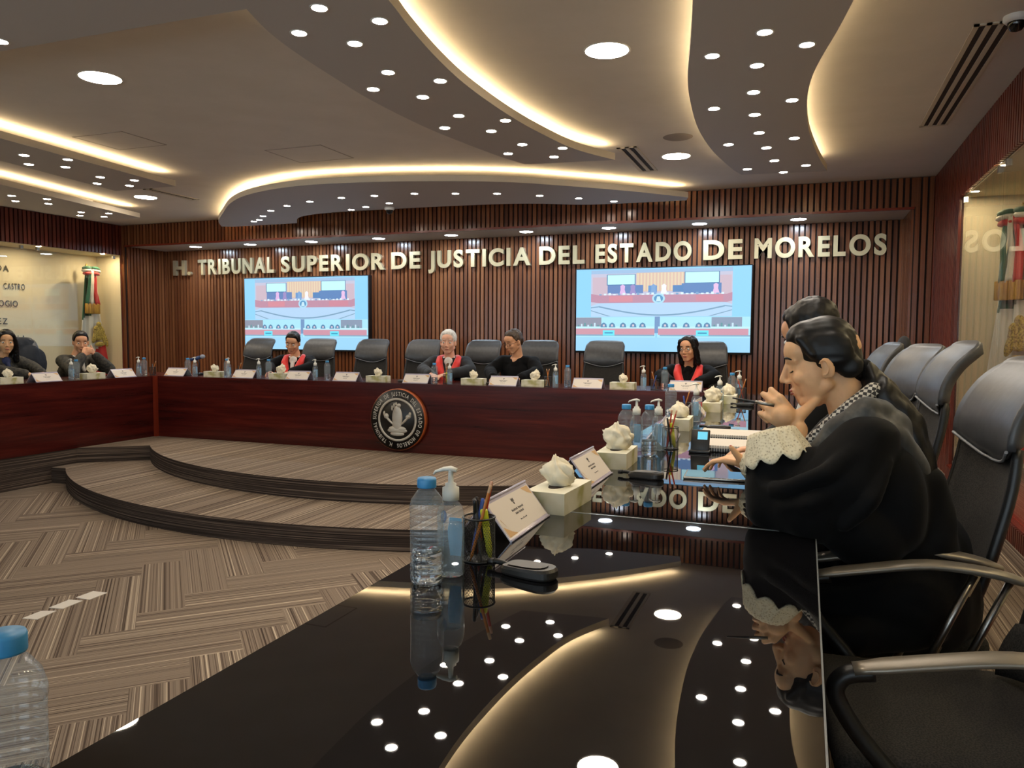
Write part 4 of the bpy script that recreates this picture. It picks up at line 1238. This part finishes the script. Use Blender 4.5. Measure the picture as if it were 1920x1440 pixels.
# ------------------------------------------------------------------ left wing
put(ti0, -7.50, 5.42, 'tissue box at the left edge of the picture', 0)
put(pl0, -7.45, 5.78, 'name plate nearest the left edge of the picture', NR)
put(pu0, -7.48, 6.12, 'gel dispenser before the man who leans on his hands', PI)
put(b0, -7.55, 6.24, 'water bottle before the man who leans on his hands')
put(ti1, -7.52, 6.42, 'tissue box before the man who leans on his hands', 0)
put(pl0, -7.45, 6.75, 'name plate right of the man who leans on his hands', NR)
put(pu0, -7.47, 7.02, 'gel dispenser near the corner of the two benches', PI)
put(b0, -7.50, 7.13, 'water bottle near the corner of the two benches')
put(cu0, -7.52, 7.28, 'mesh pen cup near the corner of the two benches')
pens(-7.52, 7.28, 'the cup near the bench corner', [('grey', -.8, .3, .3), ('pencil', .9, .2, .35)])
# ------------------------------------------------------------------ people
def E_(ce, rad, rot=None, m=None):
    x = M.Translation(V(ce)) @ (rot.to_4x4() if rot else M.Identity(4)) @ M.Diagonal((*rad, 1))
    return ('e', m @ x if m else x)


def C_(p0, r0, p1, r1, m=None):
    p0, p1 = V(p0), V(p1)
    if m: p0, p1 = m @ p0, m @ p1
    return ('c', p0, r0, p1, r1)


def chain(pts, m=None):
    return [C_(a[0], a[1], b[0], b[1], m) for a, b in zip(pts, pts[1:])]


_bm = bmesh.new(); bmesh.ops.create_uvsphere(_bm, u_segments=16, v_segments=10, radius=1)
_bm.verts.index_update()
SPH = ([v.co.copy() for v in _bm.verts], [[v.index for v in f.verts] for f in _bm.faces]); _bm.free()


def blob(name, prims, vox, mat, parent, smooth=6, fn=None, kind=None, loc=None):
    """one continuous surface grown over overlapping rounded forms"""
    vs, fs = [], []

    def put_(tv_, tf, x):
        o_ = len(vs); vs.extend([x @ q for q in tv_]); fs.extend([[o_ + k for k in f] for f in tf])
    for p in prims:
        if p[0] == 'e':
            put_(SPH[0], SPH[1], p[1])
        else:
            _, a, ra, b, rb = p
            for q, r in ((a, ra), (b, rb)):
                put_(SPH[0], SPH[1], M.Translation(q) @ M.Scale(r, 4))
            d = b - a
            if d.length > 1e-5:
                rt = M.Translation(a) @ d.to_track_quat('Z', 'Y').to_matrix().to_4x4()
                n_ = 16
                ring = [V((ra * math.cos(2 * PI * k / n_), ra * math.sin(2 * PI * k / n_), 0)) for k in range(n_)] + [V((rb * math.cos(2 * PI * k / n_), rb * math.sin(2 * PI * k / n_), d.length)) for k in range(n_)]
                put_(ring, [(k, (k + 1) % n_, n_ + (k + 1) % n_, n_ + k) for k in range(n_)] + [list(range(n_))[::-1], list(range(n_, 2 * n_))], rt)
    me = bpy.data.meshes.new('tmp'); me.from_pydata(vs, [], fs)
    o = bpy.data.objects.new('tmp', me)
    r = o.modifiers.new('r', 'REMESH'); r.mode = 'VOXEL'; r.voxel_size = vox
    if smooth:
        s = o.modifiers.new('s', 'SMOOTH'); s.factor = .5; s.iterations = smooth
    m2 = baked(o)
    bpy.data.objects.remove(o); bpy.data.meshes.remove(me)
    m2.name = name
    if fn:
        import numpy as np
        n_ = len(m2.vertices); co = np.empty(n_ * 3, 'f'); no = np.empty(n_ * 3, 'f')
        m2.vertices.foreach_get('co', co); m2.vertex_normals.foreach_get('vector', no)
        co = co.reshape(-1, 3); no = no.reshape(-1, 3)
        k_ = np.array([fn(V(q)) for q in co.tolist()], 'f')
        m2.vertices.foreach_set('co', (co + no * k_[:, None]).ravel()); m2.update()
    m2.polygons.foreach_set('use_smooth', [True] * len(m2.polygons))
    m2.materials.clear(); m2.materials.append(MT[mat] if isinstance(mat, str) else mat)
    ob = bpy.data.objects.new(name, m2); COL.objects.link(ob)
    if parent: ob.parent = parent
    return ob


def folds(k, amp, st=(1, 1, .35), seed=0):
    def f(p):
        q = V((p.x * st[0], p.y * st[1], p.z * st[2])) * k + V((seed, 0, 0))
        return amp * (1 - 2 * abs(NZ.noise(q))) + amp * .5 * NZ.noise(q * 2.3)
    return f


def skin(name, col):
    m = noisy(pm(name, col, .5, spec=.4), [(.3, tuple(x * .9 for x in col[:3]) + (1,)), (.7, tuple(min(1, x * 1.08) for x in col[:3]) + (1,))], 18)
    b = m.node_tree.nodes['Principled BSDF']; b.inputs['Subsurface Weight'].default_value = .12
    b.inputs['Subsurface Radius'].default_value = (.012, .005, .003)
    return m


MT['skin_f'] = skin('skin_fair', c(226, 176, 130)); MT['skin_t'] = skin('skin_tan', c(216, 160, 122)); MT['skin_r'] = skin('skin_ruddy', c(230, 176, 148))
MT['robe'] = noisy(pm('black_robe', c(9, 9, 10), .75, spec=.12, sheen=.04), [(.35, c(6, 6, 7)), (.65, c(11, 11, 12))], 8)
MT['suit'] = pm('dark_suit', c(18, 18, 20), .75, sheen=.05); MT['suitbrown'] = noisy(pm('patterned_jacket', c(44, 42, 36), .8), [(.4, c(24, 24, 22)), (.6, c(66, 62, 52))], 30)
MT['redsash'] = pm('red_sash', c(226, 44, 36), .55, sheen=.3)
MT['hair_b'] = noisy(pm('black_hair', c(12, 10, 10), .42, spec=.32), [(.35, c(7, 6, 6)), (.7, c(20, 17, 16))], 60, stretch=(1, .15, 1))
MT['hair_w'] = noisy(pm('white_hair', c(206, 202, 194), .7), [(.35, c(206, 202, 194)), (.7, c(240, 238, 232))], 50)
MT['hair_g'] = noisy(pm('brown_hair', c(64, 48, 36), .5), [(.35, c(44, 34, 28)), (.7, c(96, 76, 58))], 50)
MT['shirt'] = pm('white_shirt', c(222, 218, 208), .7); MT['blue'] = pm('blue_blouse', c(34, 44, 84), .7); MT['tie'] = pm('brown_tie', c(96, 66, 36), .6)
MT['eye'] = pm('eye_white', c(226, 220, 212), .25); MT['iris'] = pm('dark_iris', c(26, 16, 12), .15); MT['lip'] = pm('lips', c(172, 88, 76), .45); MT['lipm'] = pm('pale_lips', c(168, 104, 86), .5)
MT['nail'] = pm('pink_nail', c(206, 118, 108), .3)


def head_prims(m, female=False, jaw=1.0):
    j = jaw * (.92 if female else 1.0)
    P = [E_((0, -.012, .035), (.074, .094, .083), None, m), E_((0, .030, -.02), (.064, .064, .088), None, m),
         E_((0, .052, .045), (.058, .046, .05), None, m), E_((0, .066, -.094), (.022 * j, .018, .016), None, m)]
    for s in (-1, 1):
        P += [C_((s * .056 * j, .0, -.055), .016, (s * .016, .066, -.096), .015, m), E_((s * .036, .066, -.026), (.026, .022, .022), None, m),
              C_((s * .012, .088, .026), .008, (s * .044, .070, .024), .008, m),
              E_((s * .079, -.006, -.008), (.007, .017, .030), M.Rotation(s * .12, 3, 'Z') @ M.Rotation(-.2, 3, 'X'), m), E_((s * .074, .002, -.024), (.008, .012, .014), None, m),
              E_((s * .011, .1, -.034), (.008, .009, .006), None, m)]
    P += [C_((0, .090, .020), .0075, (0, .112, -.026), .0105, m), E_((0, .089, -.058), (.022, .010, .006), None, m), E_((0, .087, -.068), (.019, .010, .006), None, m),
          C_((0, .02, -.05), .046, (0, .035, -.085), .03, m), E_((0, .078, -.082), (.02, .01, .01), None, m)]
    return P


def face_parts(t, m, female=False, shut=False, brow='hair_b', glasses=None, lids='skin_f'):
    mm = MB(); mi = MB(); mb_ = MB(); ml = MB()
    for s in (-1, 1):
        cx = s * .033
        if not shut:
            mm.ball(m @ V((cx, .0795, .006)), (.0125, .0125, .0095), 0, 12, 8, m.to_3x3())
            mi.ball(m @ V((cx, .0895, .004)), (.0055, .004, .0055), 0, 10, 6, m.to_3x3())
        else:
            mi.tube([m @ V((cx + q * .016, .0885 - .006 * abs(q) , -.004 - .003 * (1 - q * q))) for q in (-1, -.5, 0, .5, 1)], .0022, 6)
        mb_.tube([m @ V((cx + s * q * .019, .0935 - .013 * max(0, q), .031 + .004 * (1 - q * q) - .003 * max(0, q))) for q in (-1, -.5, 0, .5, 1)], [.002, .0032, .0034, .003, .0016], 6)
    if not shut: mm.build('eyes', 'eye', t)
    mi.build('irises' if not shut else 'eyelashes', 'iris', t)
    mb_.build('eyebrows', brow, t)
    ml.ball(m @ V((0, .0945, -.0585)), (.021, .006, .0042), 0, 12, 6, m.to_3x3()); ml.ball(m @ V((0, .0925, -.0665)), (.018, .006, .0046), 0, 12, 6, m.to_3x3())
    ml.build('mouth', 'lip' if female else 'lipm', t)
    if glasses:
        g = MB()
        for s in (-1, 1):
            g.tube([m @ V((s * .034 + .024 * math.cos(a), .108 - .004 * abs(math.cos(a)), .002 + .019 * math.sin(a))) for a in [2 * PI * k / 16 for k in range(17)]], .0019, 6)
            g.tube([m @ V((s * .058, .104, .008)), m @ V((s * .079, .06, .008)), m @ V((s * .084, .0, .006))], .0018, 6)
        g.tube([m @ V((-.011, .109, .006)), m @ V((.011, .109, .006))], .0018, 6)
        g.build('glasses', glasses, t)


def hand_prims(W, d, n, thumb, curl, sp=.019, sc=1.0, thumb_dir=None, tcurl=.3):
    """W wrist, d toward the knuckles, n back of the hand, thumb = side vector; curl = per finger (a1,a2,a3)"""
    W, d, n = V(W), V(d).normalized(), V(n); n = (n - d * n.dot(d)).normalized()
    t = V(thumb); t = (t - d * t.dot(d) - n * t.dot(n)).normalized()
    P = []; tips = []
    off = (1.45, .48, -.5, -1.42); kn = (.086, .090, .086, .077); ln = ((.042, .025, .020), (.046, .028, .021), (.042, .026, .020), (.034, .020, .018)); rr = (.0088, .009, .0086, .0078)
    for i in range(4):
        b = W + (d * kn[i] + t * off[i] * sp) * sc
        P.append(C_(W + t * off[i] * sp * .55 + d * .012, .0125 * sc, b, (rr[i] + .0022) * sc))
        p = b; a = 0
        fan = (t * (off[i] * .06))
        for q in range(3):
            a += curl[i][q]
            v = (d * math.cos(a) - n * math.sin(a) + fan).normalized()
            e = p + v * ln[i][q] * sc; r0 = rr[i] * (1 - .1 * q) * sc
            P.append(C_(p, r0, e, r0 * .9)); p = e
        tips.append((p, v))
    td = V(thumb_dir).normalized() if thumb_dir else (d * .7 + t * .75 - n * .25).normalized()
    b = W + (d * .022 + t * 1.2 * sp) * sc
    P.append(C_(W + d * .01, .015 * sc, b, .0145 * sc))
    m1 = b + td * .032 * sc; td2 = (td + d * tcurl).normalized(); m2 = m1 + td2 * .027 * sc; m3 = m2 + td2 * .019 * sc
    P += [C_(b, .0165 * sc, m1, .0138 * sc), C_(m1, .0135 * sc, m2, .0115 * sc), C_(m2, .0106 * sc, m3, .0085 * sc)]
    tips.append((m3, td2))
    P.append(E_(W + d * .045 * sc, (.03 * sc,) * 3, None)) if False else None
    return P, tips


def person(name_loc, rz, label, H, pitch=0., yaw=0., roll=0., skn='skin_t', hair='hair_b', hairf=None, robe='robe', sash=False, shirt='shirt', tie=False, elbows=None, wrists=None, female=False, shut=False, glasses=None, jaw=1.0, handsets=None, shw=.185, big=1.08, vneck=True, lap=True):
    """local frame faces +Y, origin on the floor under the hips"""
    t = thing('person', label, 'person', name_loc, rz)
    hm = M.Translation(V(H)) @ M.Rotation(yaw, 4, 'Z') @ M.Rotation(-pitch, 4, 'X') @ M.Rotation(roll, 4, 'Y') @ M.Scale(big, 4)
    H = V(H)
    nb = V((0, H.y - .075, H.z - .19))            # base of the neck
    sh = [nb + V((s * shw, -.005, -.04)) for s in (-1, 1)]
    hip = V((0, 0, .55))
    P = head_prims(hm, female, jaw)
    P += [C_(hm @ V((0, -.02, -.05)), .05 if female else .056, nb + V((0, .0, .02)), .056 if female else .062)]
    P += chain([(nb + V((0, 0, -.05)), .085), (hip + (nb - hip) * .5, .13), (hip, .14)])
    P += [C_(nb + V((0, 0, -.02)), .055, s_ + V((0, 0, .0)), .055) for s_ in sh]
    for s, k in ((-1, 0), (1, 1)):
        P += chain([(hip + V((s * .09, 0, -.02)), .085), (V((s * .12, .40, .50)), .065), (V((s * .12, .42, .10)), .045), (V((s * .12, .50, .045)), .04)])
        P += chain([(sh[k], .05), (V(elbows[k]), .042), (V(wrists[k]), .026)])
        hp, _ = hand_prims(wrists[k], *handsets[k]); P += hp
    blob('body', P, .0075, skn, t, 3)
    face_parts(t, hm, female, shut, hair, glasses, skn)
    if hairf: blob('hair', hairf(hm), .008, hair, t, 3, lambda p: .004 * NZ.noise(p * 60))
    # robe or jacket
    R_ = chain([(nb + V((0, -.01, -.065)), .098), (hip + (nb - hip) * .55 + V((0, .01, 0)), .165), (hip, .175)])
    R_ += [C_(nb + V((0, -.015, -.04)), .07, s_ + V((0, -.01, 0)), .072) for s_ in sh]
    R_ += [E_(nb + V((0, -.02, -.17)), (.2, .125, .16))]
    for s, k in ((-1, 0), (1, 1)):
        e, w_ = V(elbows[k]), V(wrists[k])
        R_ += chain([(sh[k], .074), (sh[k] + (e - sh[k]) * .5, .072), (e, .066), (e + (w_ - e) * .5, .058), (e + (w_ - e) * .88, .050)])
        R_ += chain([(hip + V((s * .09, 0, -.01)), .115), (V((s * .12, .38, .51)), .085), (V((s * .12, .41, .18)), .075)])
    blob('robe', R_, .012, robe, t, 4, folds(9, .007, seed=H.x * 3 + 1))
    ch = lambda x, y, dz: nb + V((x, y, dz))
    if vneck:
        blob('shirt', [E_(ch(0, .05, -.045), (.056, .045, .075), M.Rotation(-.5, 3, 'X')), C_(ch(-.05, .02, .0), .022, ch(0, .085, -.06), .02), C_(ch(.05, .02, .0), .022, ch(0, .085, -.06), .02), C_(ch(0, .08, -.06), .03, ch(0, .118, -.16), .022)] + chain([(ch(.066 * math.cos(a_), .01 + .062 * math.sin(a_), .012), .016) for a_ in [PI * .9 + PI * 1.2 * k_ / 8 for k_ in range(9)]]), .008, shirt, t, 3)
    if tie: blob('tie', [C_(ch(0, .10, -.055), .016, ch(0, .152, -.20), .024)], .007, 'tie', t, 2)
    if sash:
        S = []
        for s in (-1, 1):
            S += chain([(ch(s * .08, -.05, .015), .034), (ch(s * .112, .02, .0), .04), (ch(s * .105, .09, -.06), .044), (ch(s * .075, .135, -.15), .046), (ch(s * .035, .155, -.235), .044), (ch(s * .012, .165, -.31), .042)])
        blob('red_sash', S, .009, 'redsash', t, 3)
    return t


REL = ((.25, .35, .2),) * 4
GRIP = ((.8, .9, .5),) * 4


def flat_hands(k, inward=.3):
    s = -1 if k == 0 else 1
    return (V((-s * inward, 1, -.12)), V((0, .1, 1)), V((-s, 0, 0)), REL)


def cap_hair(back=0.0, front=.052, vol=1.0, extra=None):
    def f(m):
        P = [E_((0, -.026, .047), (.081 * vol, .091 * vol, .084 * vol), None, m), E_((0, .022, .092), (.062, .052, .036), None, m), E_((0, -.075, .0), (.066, .036, .07), None, m)]
        for s in (-1, 1): P += [E_((s * .068, -.022, .03), (.015, .034, .05), None, m), C_((s * .062, .03, .075), .012, (s * .074, .018, .02), .007, m)]
        if extra: P += extra(m)
        return P
    return f


def long_hair(L=.2, w_=.085):
    def ex(m):
        P = []
        for s in (-1, 1):
            P += chain([((s * .055, .058, .085), .022), ((s * .079, .035, .02), .024), ((s * (w_), .0, -.06), .032), ((s * (w_ + .005), -.02, -L), .030)], m)
        P += [E_((0, -.06, -.06), (.085, .045, .12), None, m), E_((0, -.065, -L + .02), (.085, .035, .06), None, m)]
        return P
    return cap_hair(extra=ex, vol=1.06)


WX, WY = 0.0, 0.0
def tw(k, x, y, z=.775): return V((x, y, z))


# people behind the back bench (they face the carpet), left to right
person((-6.02, 8.20, 0), PI + .2, 'man in a dark suit with a red sash collar, looking down before the left screen', (.0, .20, 1.135), .36, .1, -.10, 'skin_t', 'hair_b', cap_hair(), 'robe', True, 'shirt', False, [(-.27, .24, .84), (.28, .26, .84)], [(-.10, .52, .775), (.16, .50, .775)], handsets=[flat_hands(0), flat_hands(1)])
person((-3.885, 8.20, 0), PI + .2, 'white haired man with a red sash collar and a tie', (.0, .17, 1.155), .08, .08, 0, 'skin_r', 'hair_w', cap_hair(vol=1.08), 'suit', True, 'shirt', True, [(-.28, .24, .84), (.28, .24, .84)], [(-.06, .55, .80), (.10, .55, .80)], handsets=[flat_hands(0, .6), flat_hands(1, .6)], jaw=1.1, big=1.12)
person((-3.02, 8.22, 0), PI, 'man with glasses in a black robe, head turned down to read', (.02, .20, 1.17), .36, -.5, 0, 'skin_t', 'hair_g', cap_hair(), 'robe', False, 'shirt', False, [(-.28, .24, .84), (.28, .25, .84)], [(-.16, .52, .775), (.14, .50, .775)], handsets=[flat_hands(0), flat_hands(1)], shut=True, glasses='iris', vneck=False)
person((-1.12, 8.20, 0), PI, 'dark haired woman with glasses and a red sash before the right screen', (.0, .18, 1.105), .04, -.28, .05, 'skin_t', 'hair_b', long_hair(.13, .078), 'robe', True, 'robe', False, [(-.27, .22, .83), (.27, .22, .83)], [(-.12, .46, .775), (.12, .46, .775)], female=True, handsets=[flat_hands(0), flat_hands(1)], glasses='iris', shw=.175)
# left wing
person((-8.62, 6.10, 0), -PI / 2, 'dark haired woman in a grey jacket at the left edge of the picture', (.0, .17, 1.135), .12, -.55, 0, 'skin_f', 'hair_b', long_hair(.2), 'suitbrown', False, 'blue', False, [(-.27, .22, .84), (.27, .22, .84)], [(-.14, .55, .775), (.02, .55, .775)], female=True, handsets=[flat_hands(0), flat_hands(1)], shw=.18)
person((-8.62, 7.00, 0), -PI / 2, 'man in a dark jacket resting his mouth on clasped hands, left wing', (.0, .24, 1.13), .22, -.55, 0, 'skin_t', 'hair_b', cap_hair(), 'suitbrown', False, 'shirt', False, [(-.20, .48, .79), (.30, .46, .79)], [(-.03, .42, .985), (.13, .42, .975)], handsets=[(V((.5, .2, .35)), V((-.2, 1, .2)), V((0, -.2, 1)), GRIP), (V((-.6, .1, .3)), V((.2, 1, .2)), V((0, -.2, 1)), GRIP)])
o = blob('dark_jacket', [E_((-9.12, 6.78, .98), (.06, .20, .20)), E_((-9.06, 6.86, .86), (.07, .2, .22)), C_((-9.14, 6.62, 1.10), .04, (-9.14, 6.92, 1.10), .05)], .012, pm('navy_cloth', c(20, 26, 36), .8), None, 4, folds(10, .01))
tag(o, 'dark blue jacket hung on the chair behind the man on the left wing', 'jacket')
# man past the woman in the foreground
person((.22, 3.24, 0), PI / 2, 'man mostly hidden behind the woman in the black robe', (.0, .20, 1.245), .42, -.55, 0, 'skin_t', 'hair_b', cap_hair(vol=1.05), 'robe', False, 'shirt', False, [(-.27, .20, .86), (.27, .22, .86)], [(-.10, .37, .775), (.12, .38, .775)], handsets=[flat_hands(0), flat_hands(1)])

# ------------------------------------------------------------------ the woman in the foreground
# local frame: +Y is world -X (towards the table), -X is world -Y (towards the viewer)
OX, OY = .20, 2.33
L3 = lambda X, Y, Z: V((Y - OY, -(X - OX), Z))
t = thing('person', 'woman in a black robe with lace cuffs, chin on her hand, in the foreground', 'person', (OX, OY, 0), PI / 2)
hm = M.Translation(L3(.047, 2.30, 1.163)) @ M.Rotation(.04, 4, 'Z') @ M.Rotation(-.20, 4, 'X')
P = head_prims(hm, True)
nb = L3(.135, 2.32, .995)
P += [C_(hm @ V((0, -.022, -.045)), .050, nb + V((0, .0, .03)), .054), C_(hm @ V((0, -.03, -.02)), .05, nb, .06)]
shL, shR = L3(.15, 2.155, .965), L3(.15, 2.49, .965)
P += [C_(nb, .055, shL, .05), C_(nb, .055, shR, .05)] + chain([(nb + V((0, 0, -.06)), .09), (L3(.20, 2.33, .74), .12), (L3(.27, 2.33, .55), .14)])
for yy in (2.24, 2.42): P += chain([(L3(.25, yy, .54), .085), (L3(-.14, yy, .50), .062), (L3(-.16, yy, .10), .042), (L3(-.25, yy, .05), .036)])
elL, wrL = L3(-.065, 2.165, .765), L3(-.012, 2.228, .985)
elR, wrR = L3(-.005, 2.62, .79), L3(-.165, 2.77, .795)
P += chain([(shL, .048), (elL, .042), (elL + (wrL - elL) * .35, .040), (wrL, .025)]) + chain([(shR, .048), (elR, .042), (elR + (wrR - elR) * .4, .038), (wrR, .025)])
# chin hand: knuckles forward (toward -X) and up, back of the hand to the viewer
hp, tipsL = hand_prims(wrL, L3(-.74 + OX, OY - .02, .66), L3(-.25 + OX, OY - .9, .45), L3(.5 + OX, OY, .8), ((.75, 1.25, .8), (.8, 1.3, .8), (.9, 1.3, .8), (1.0, 1.3, .8)), sp=.020, sc=1.08, thumb_dir=L3(.62 + OX, OY + .36, .62), tcurl=.0)
P += hp + [E_(wrL + L3(-.74 + OX, OY - .02, .66).normalized() * .055, (.034, .034, .03))]
hp, tipsR = hand_prims(wrR, L3(-.95 + OX, OY + .18, .16), L3(-.1 + OX, OY - .15, 1), L3(.1 + OX, OY - 1, .25), ((.35, .45, .3), (.45, .5, .3), (.5, .5, .3), (.55, .5, .35)), thumb_dir=L3(-.35 + OX, OY - .35, .75))
P += hp
blob('body', P, .0042, 'skin_f', t, 4)
face_parts(t, hm, True, True, 'hair_b', None)
# raised inner ear fold and nails
for s in (-1, 1):
    MB().tube([hm @ V((s * .0855, .004 + .011 * math.cos(a), -.006 + .020 * math.sin(a))) for a in [.6 + k * .5 for k in range(10)]], .0028, 6).build('ear_rim', 'skin_f', t)
m = MB()
for p, v in tipsL[:4] + tipsR: m.ball(p + v * .002 + V((0, 0, .004)), (.0045, .0045, .0035), 0, 8, 6)
m.build('nails', 'nail', t)
# hair drawn back into a low tail
Hh = [E_((0, -.013, .044), (.079, .090, .089), None, hm), E_((0, .028, .083), (.064, .058, .045), None, hm), E_((0, -.064, .01), (.060, .040, .068), None, hm), E_((0, -.078, -.03), (.042, .028, .04), None, hm)]
for s in (-1, 1): Hh += [E_((s * .066, -.03, .03), (.018, .05, .055), None, hm), C_((s * .058, .050, .080), .014, (s * .071, .026, .03), .010, hm), E_((s * .06, -.062, -.016), (.016, .036, .034), None, hm)]
blob('hair', Hh, .005, 'hair_b', t, 12, lambda p: .0022 * NZ.noise(V((p.x * 70, p.y * 12, p.z * 70))))
tl = [hm @ V((0, -.102, -.038)), L3(.200, 2.262, 1.08), L3(.248, 2.245, 1.0), L3(.285, 2.235, .90), L3(.305, 2.245, .82)]
blob('ponytail', chain(list(zip(tl, (.028, .044, .050, .044, .024)))), .006, 'hair_b', t, 3, lambda p: .008 * NZ.noise(V((p.x * 40, p.y * 40, p.z * 14))))
m = MB(); m.ball(tl[0], (.032, .022, .032), 0, 14, 10); m.build('hair_tie', 'robe', t)
# robe
R_ = chain([(nb + V((0, -.02, -.055)), .095), (L3(.185, 2.33, .80), .155), (L3(.25, 2.33, .64), .175), (L3(.27, 2.33, .55), .19)])
R_ += [C_(nb + V((0, -.02, -.04)), .07, shL, .078), C_(nb + V((0, -.02, -.04)), .07, shR, .078), E_(L3(.19, 2.33, .87), (.20, .12, .13))]
R_ += chain([(shL, .078), (L3(.10, 2.12, .87), .088), (L3(.03, 2.125, .80), .09), (elL + V((.0, .0, .035)), .072)])
R_ += chain([(elL + V((0, .012, .02)), .066), (L3(-.072, 2.18, .83), .074), (L3(-.062, 2.195, .895), .074)])
R_ += chain([(elL + V((0, -.03, .015)), .06), (L3(.06, 2.14, .79), .075), (L3(.16, 2.17, .74), .10)])
R_ += chain([(shR, .078), (L3(.07, 2.58, .87), .085), (elR, .082), (L3(-.09, 2.70, .80), .064), (L3(-.125, 2.735, .80), .058)])
for yy in (2.23, 2.43): R_ += chain([(L3(.26, yy, .55), .12), (L3(-.10, yy, .52), .09), (L3(-.13, yy, .20), .085)])
R_ += chain([(L3(.30, 2.18, .50), .05), (L3(.12, 2.13, .47), .05), (L3(-.05, 2.15, .47), .05)])
# heavy folds of the near sleeve and the back
R_ += chain([(L3(.13, 2.075, .96), .012), (L3(.05, 2.030, .90), .020), (L3(-.04, 2.06, .85), .016), (L3(-.09, 2.11, .84), .008)])
R_ += chain([(L3(.10, 2.05, .88), .010), (L3(.02, 2.030, .825), .018), (L3(-.05, 2.075, .80), .010)]) + chain([(L3(.20, 2.09, .93), .010), (L3(.16, 2.045, .84), .020), (L3(.10, 2.05, .77), .012)])
R_ += [C_(L3(.165, 2.31, 1.045), .062, nb + V((0, -.02, -.03)), .085), C_(L3(.30, 2.22, .86), .05, L3(.33, 2.24, .66), .06)]
R_ += [E_(L3(.02, 2.16, .85), (.07, .12, .09)), E_(L3(.22, 2.18, .82), (.09, .09, .14))]
blob('robe', R_, .007, 'robe', t, 22, folds(7, .010, (1, 1, .6), 4.2))
# shawl collar over the shoulders, patterned scarf, lace cuffs
MT['shawl'] = noisy(pm('dark_shawl', c(40, 39, 37), .6, sheen=.3), [(.35, c(26, 25, 24)), (.55, c(46, 45, 42)), (.72, c(92, 88, 80))], 14, detail=3)
S = chain([(L3(.02, 2.20, .92), .02), (L3(.09, 2.185, 1.0), .030), (L3(.155, 2.185, 1.045), .036), (L3(.205, 2.24, 1.03), .040), (L3(.23, 2.33, 1.02), .042), (L3(.205, 2.43, 1.02), .040)]) + chain([(L3(.17, 2.16, 1.02), .022), (L3(.225, 2.18, .98), .03), (L3(.275, 2.21, .90), .03), (L3(.31, 2.25, .80), .022)]) + chain([(L3(.215, 2.22, 1.0), .05), (L3(.265, 2.27, .90), .05), (L3(.30, 2.30, .80), .03)])
blob('shawl_collar', S, .007, 'shawl', t, 4, folds(14, .005))
ck = pm('checked_scarf', c(150, 146, 138), .7)
_b = ck.node_tree.nodes['Principled BSDF']; tc = nn(ck, 'ShaderNodeTexCoord'); mp = nn(ck, 'ShaderNodeMapping'); mp.inputs['Rotation'].default_value = (.3, .75, .4)
ch_ = nn(ck, 'ShaderNodeTexChecker'); ch_.inputs['Scale'].default_value = 105; ch_.inputs['Color1'].default_value = c(196, 190, 178); ch_.inputs['Color2'].default_value = c(40, 38, 38)
lk(ck, tc.outputs['Object'], mp.inputs[0]); lk(ck, mp.outputs[0], ch_.inputs[0]); lk(ck, ch_.outputs[0], _b.inputs['Base Color'])
blob('scarf', chain([(L3(.200, 2.33, 1.105), .022), (L3(.172, 2.245, 1.095), .024), (L3(.120, 2.215, 1.055), .022), (L3(.068, 2.205, 1.01), .018), (L3(.015, 2.215, .955), .016)]) + chain([(L3(.195, 2.33, 1.075), .02), (L3(.165, 2.40, 1.05), .018), (L3(.09, 2.40, .98), .015), (L3(.03, 2.34, .90), .013)]), .005, ck, t, 3)
lace = pm('cream_lace', c(216, 204, 172), .8)
_b = lace.node_tree.nodes['Principled BSDF']; tc = nn(lace, 'ShaderNodeTexCoord'); vo = nn(lace, 'ShaderNodeTexVoronoi'); vo.inputs['Scale'].default_value = 150
lk(lace, tc.outputs['Object'], vo.inputs['Vector']); rp = ramp(lace, [(.08, c(66, 56, 44)), (.22, c(206, 194, 162)), (.6, c(226, 216, 188))])
lk(lace, vo.outputs['Distance'], rp.inputs[0]); lk(lace, rp.outputs[0], _b.inputs['Base Color'])


def cuff(p0, p1, r0, r1, wave=9):
    """scalloped lace ring: plain edge at p1, scallops toward p0"""
    p0, p1 = V(p0), V(p1); ax = (p1 - p0).normalized(); u = ax.orthogonal().normalized(); v_ = ax.cross(u)
    n = 72; vs = []
    for j in range(7):
        for k in range(n):
            a = 2 * PI * k / n; sc_ = abs(math.sin(a * wave / 2)) * .28 - .14
            f = j / 6; f2 = sc_ * (1 - f) * -1 + f + (0.3 - .3) ; f2 = f * (1 + sc_) - sc_
            r = r0 + (r1 - r0) * f + .0015 * math.sin(a * wave * 2)
            vs.append(p0 + (p1 - p0) * f2 + (u * math.cos(a) + v_ * math.sin(a)) * r)
    m = MB(); m.add(vs, [(j * n + k, j * n + (k + 1) % n, (j + 1) * n + (k + 1) % n, (j + 1) * n + k) for j in range(6) for k in range(n)], 0, None, True)
    o = m.build('lace_cuff', lace, t); sd = o.modifiers.new('t', 'SOLIDIFY'); sd.thickness = .003
    return o


cuff(L3(-.058, 2.185, .900), L3(-.082, 2.205, .978), .096, .064, 10)
cuff(L3(-.12, 2.73, .80), L3(-.165, 2.77, .795), .062, .054, 9)
# pen held in the chin hand
o = thing('fountain_pen', 'dark pen held between the fingers of the woman under her chin', 'pen', L3(0, 0, 0) * 0)
pa, pb = V((-.185, 2.20, 1.068)), V((-.075, 2.19, 1.052))
o.location = pa
MB().tube([V((0, 0, 0)), (pb - pa)], [.0022, .0042], 10).build('barrel', 'black', o)
MB().tube([(pb - pa) * .55, (pb - pa)], .0048, 10).build('cap', 'steel', o)

bpy.data.scenes.remove(BENCH)
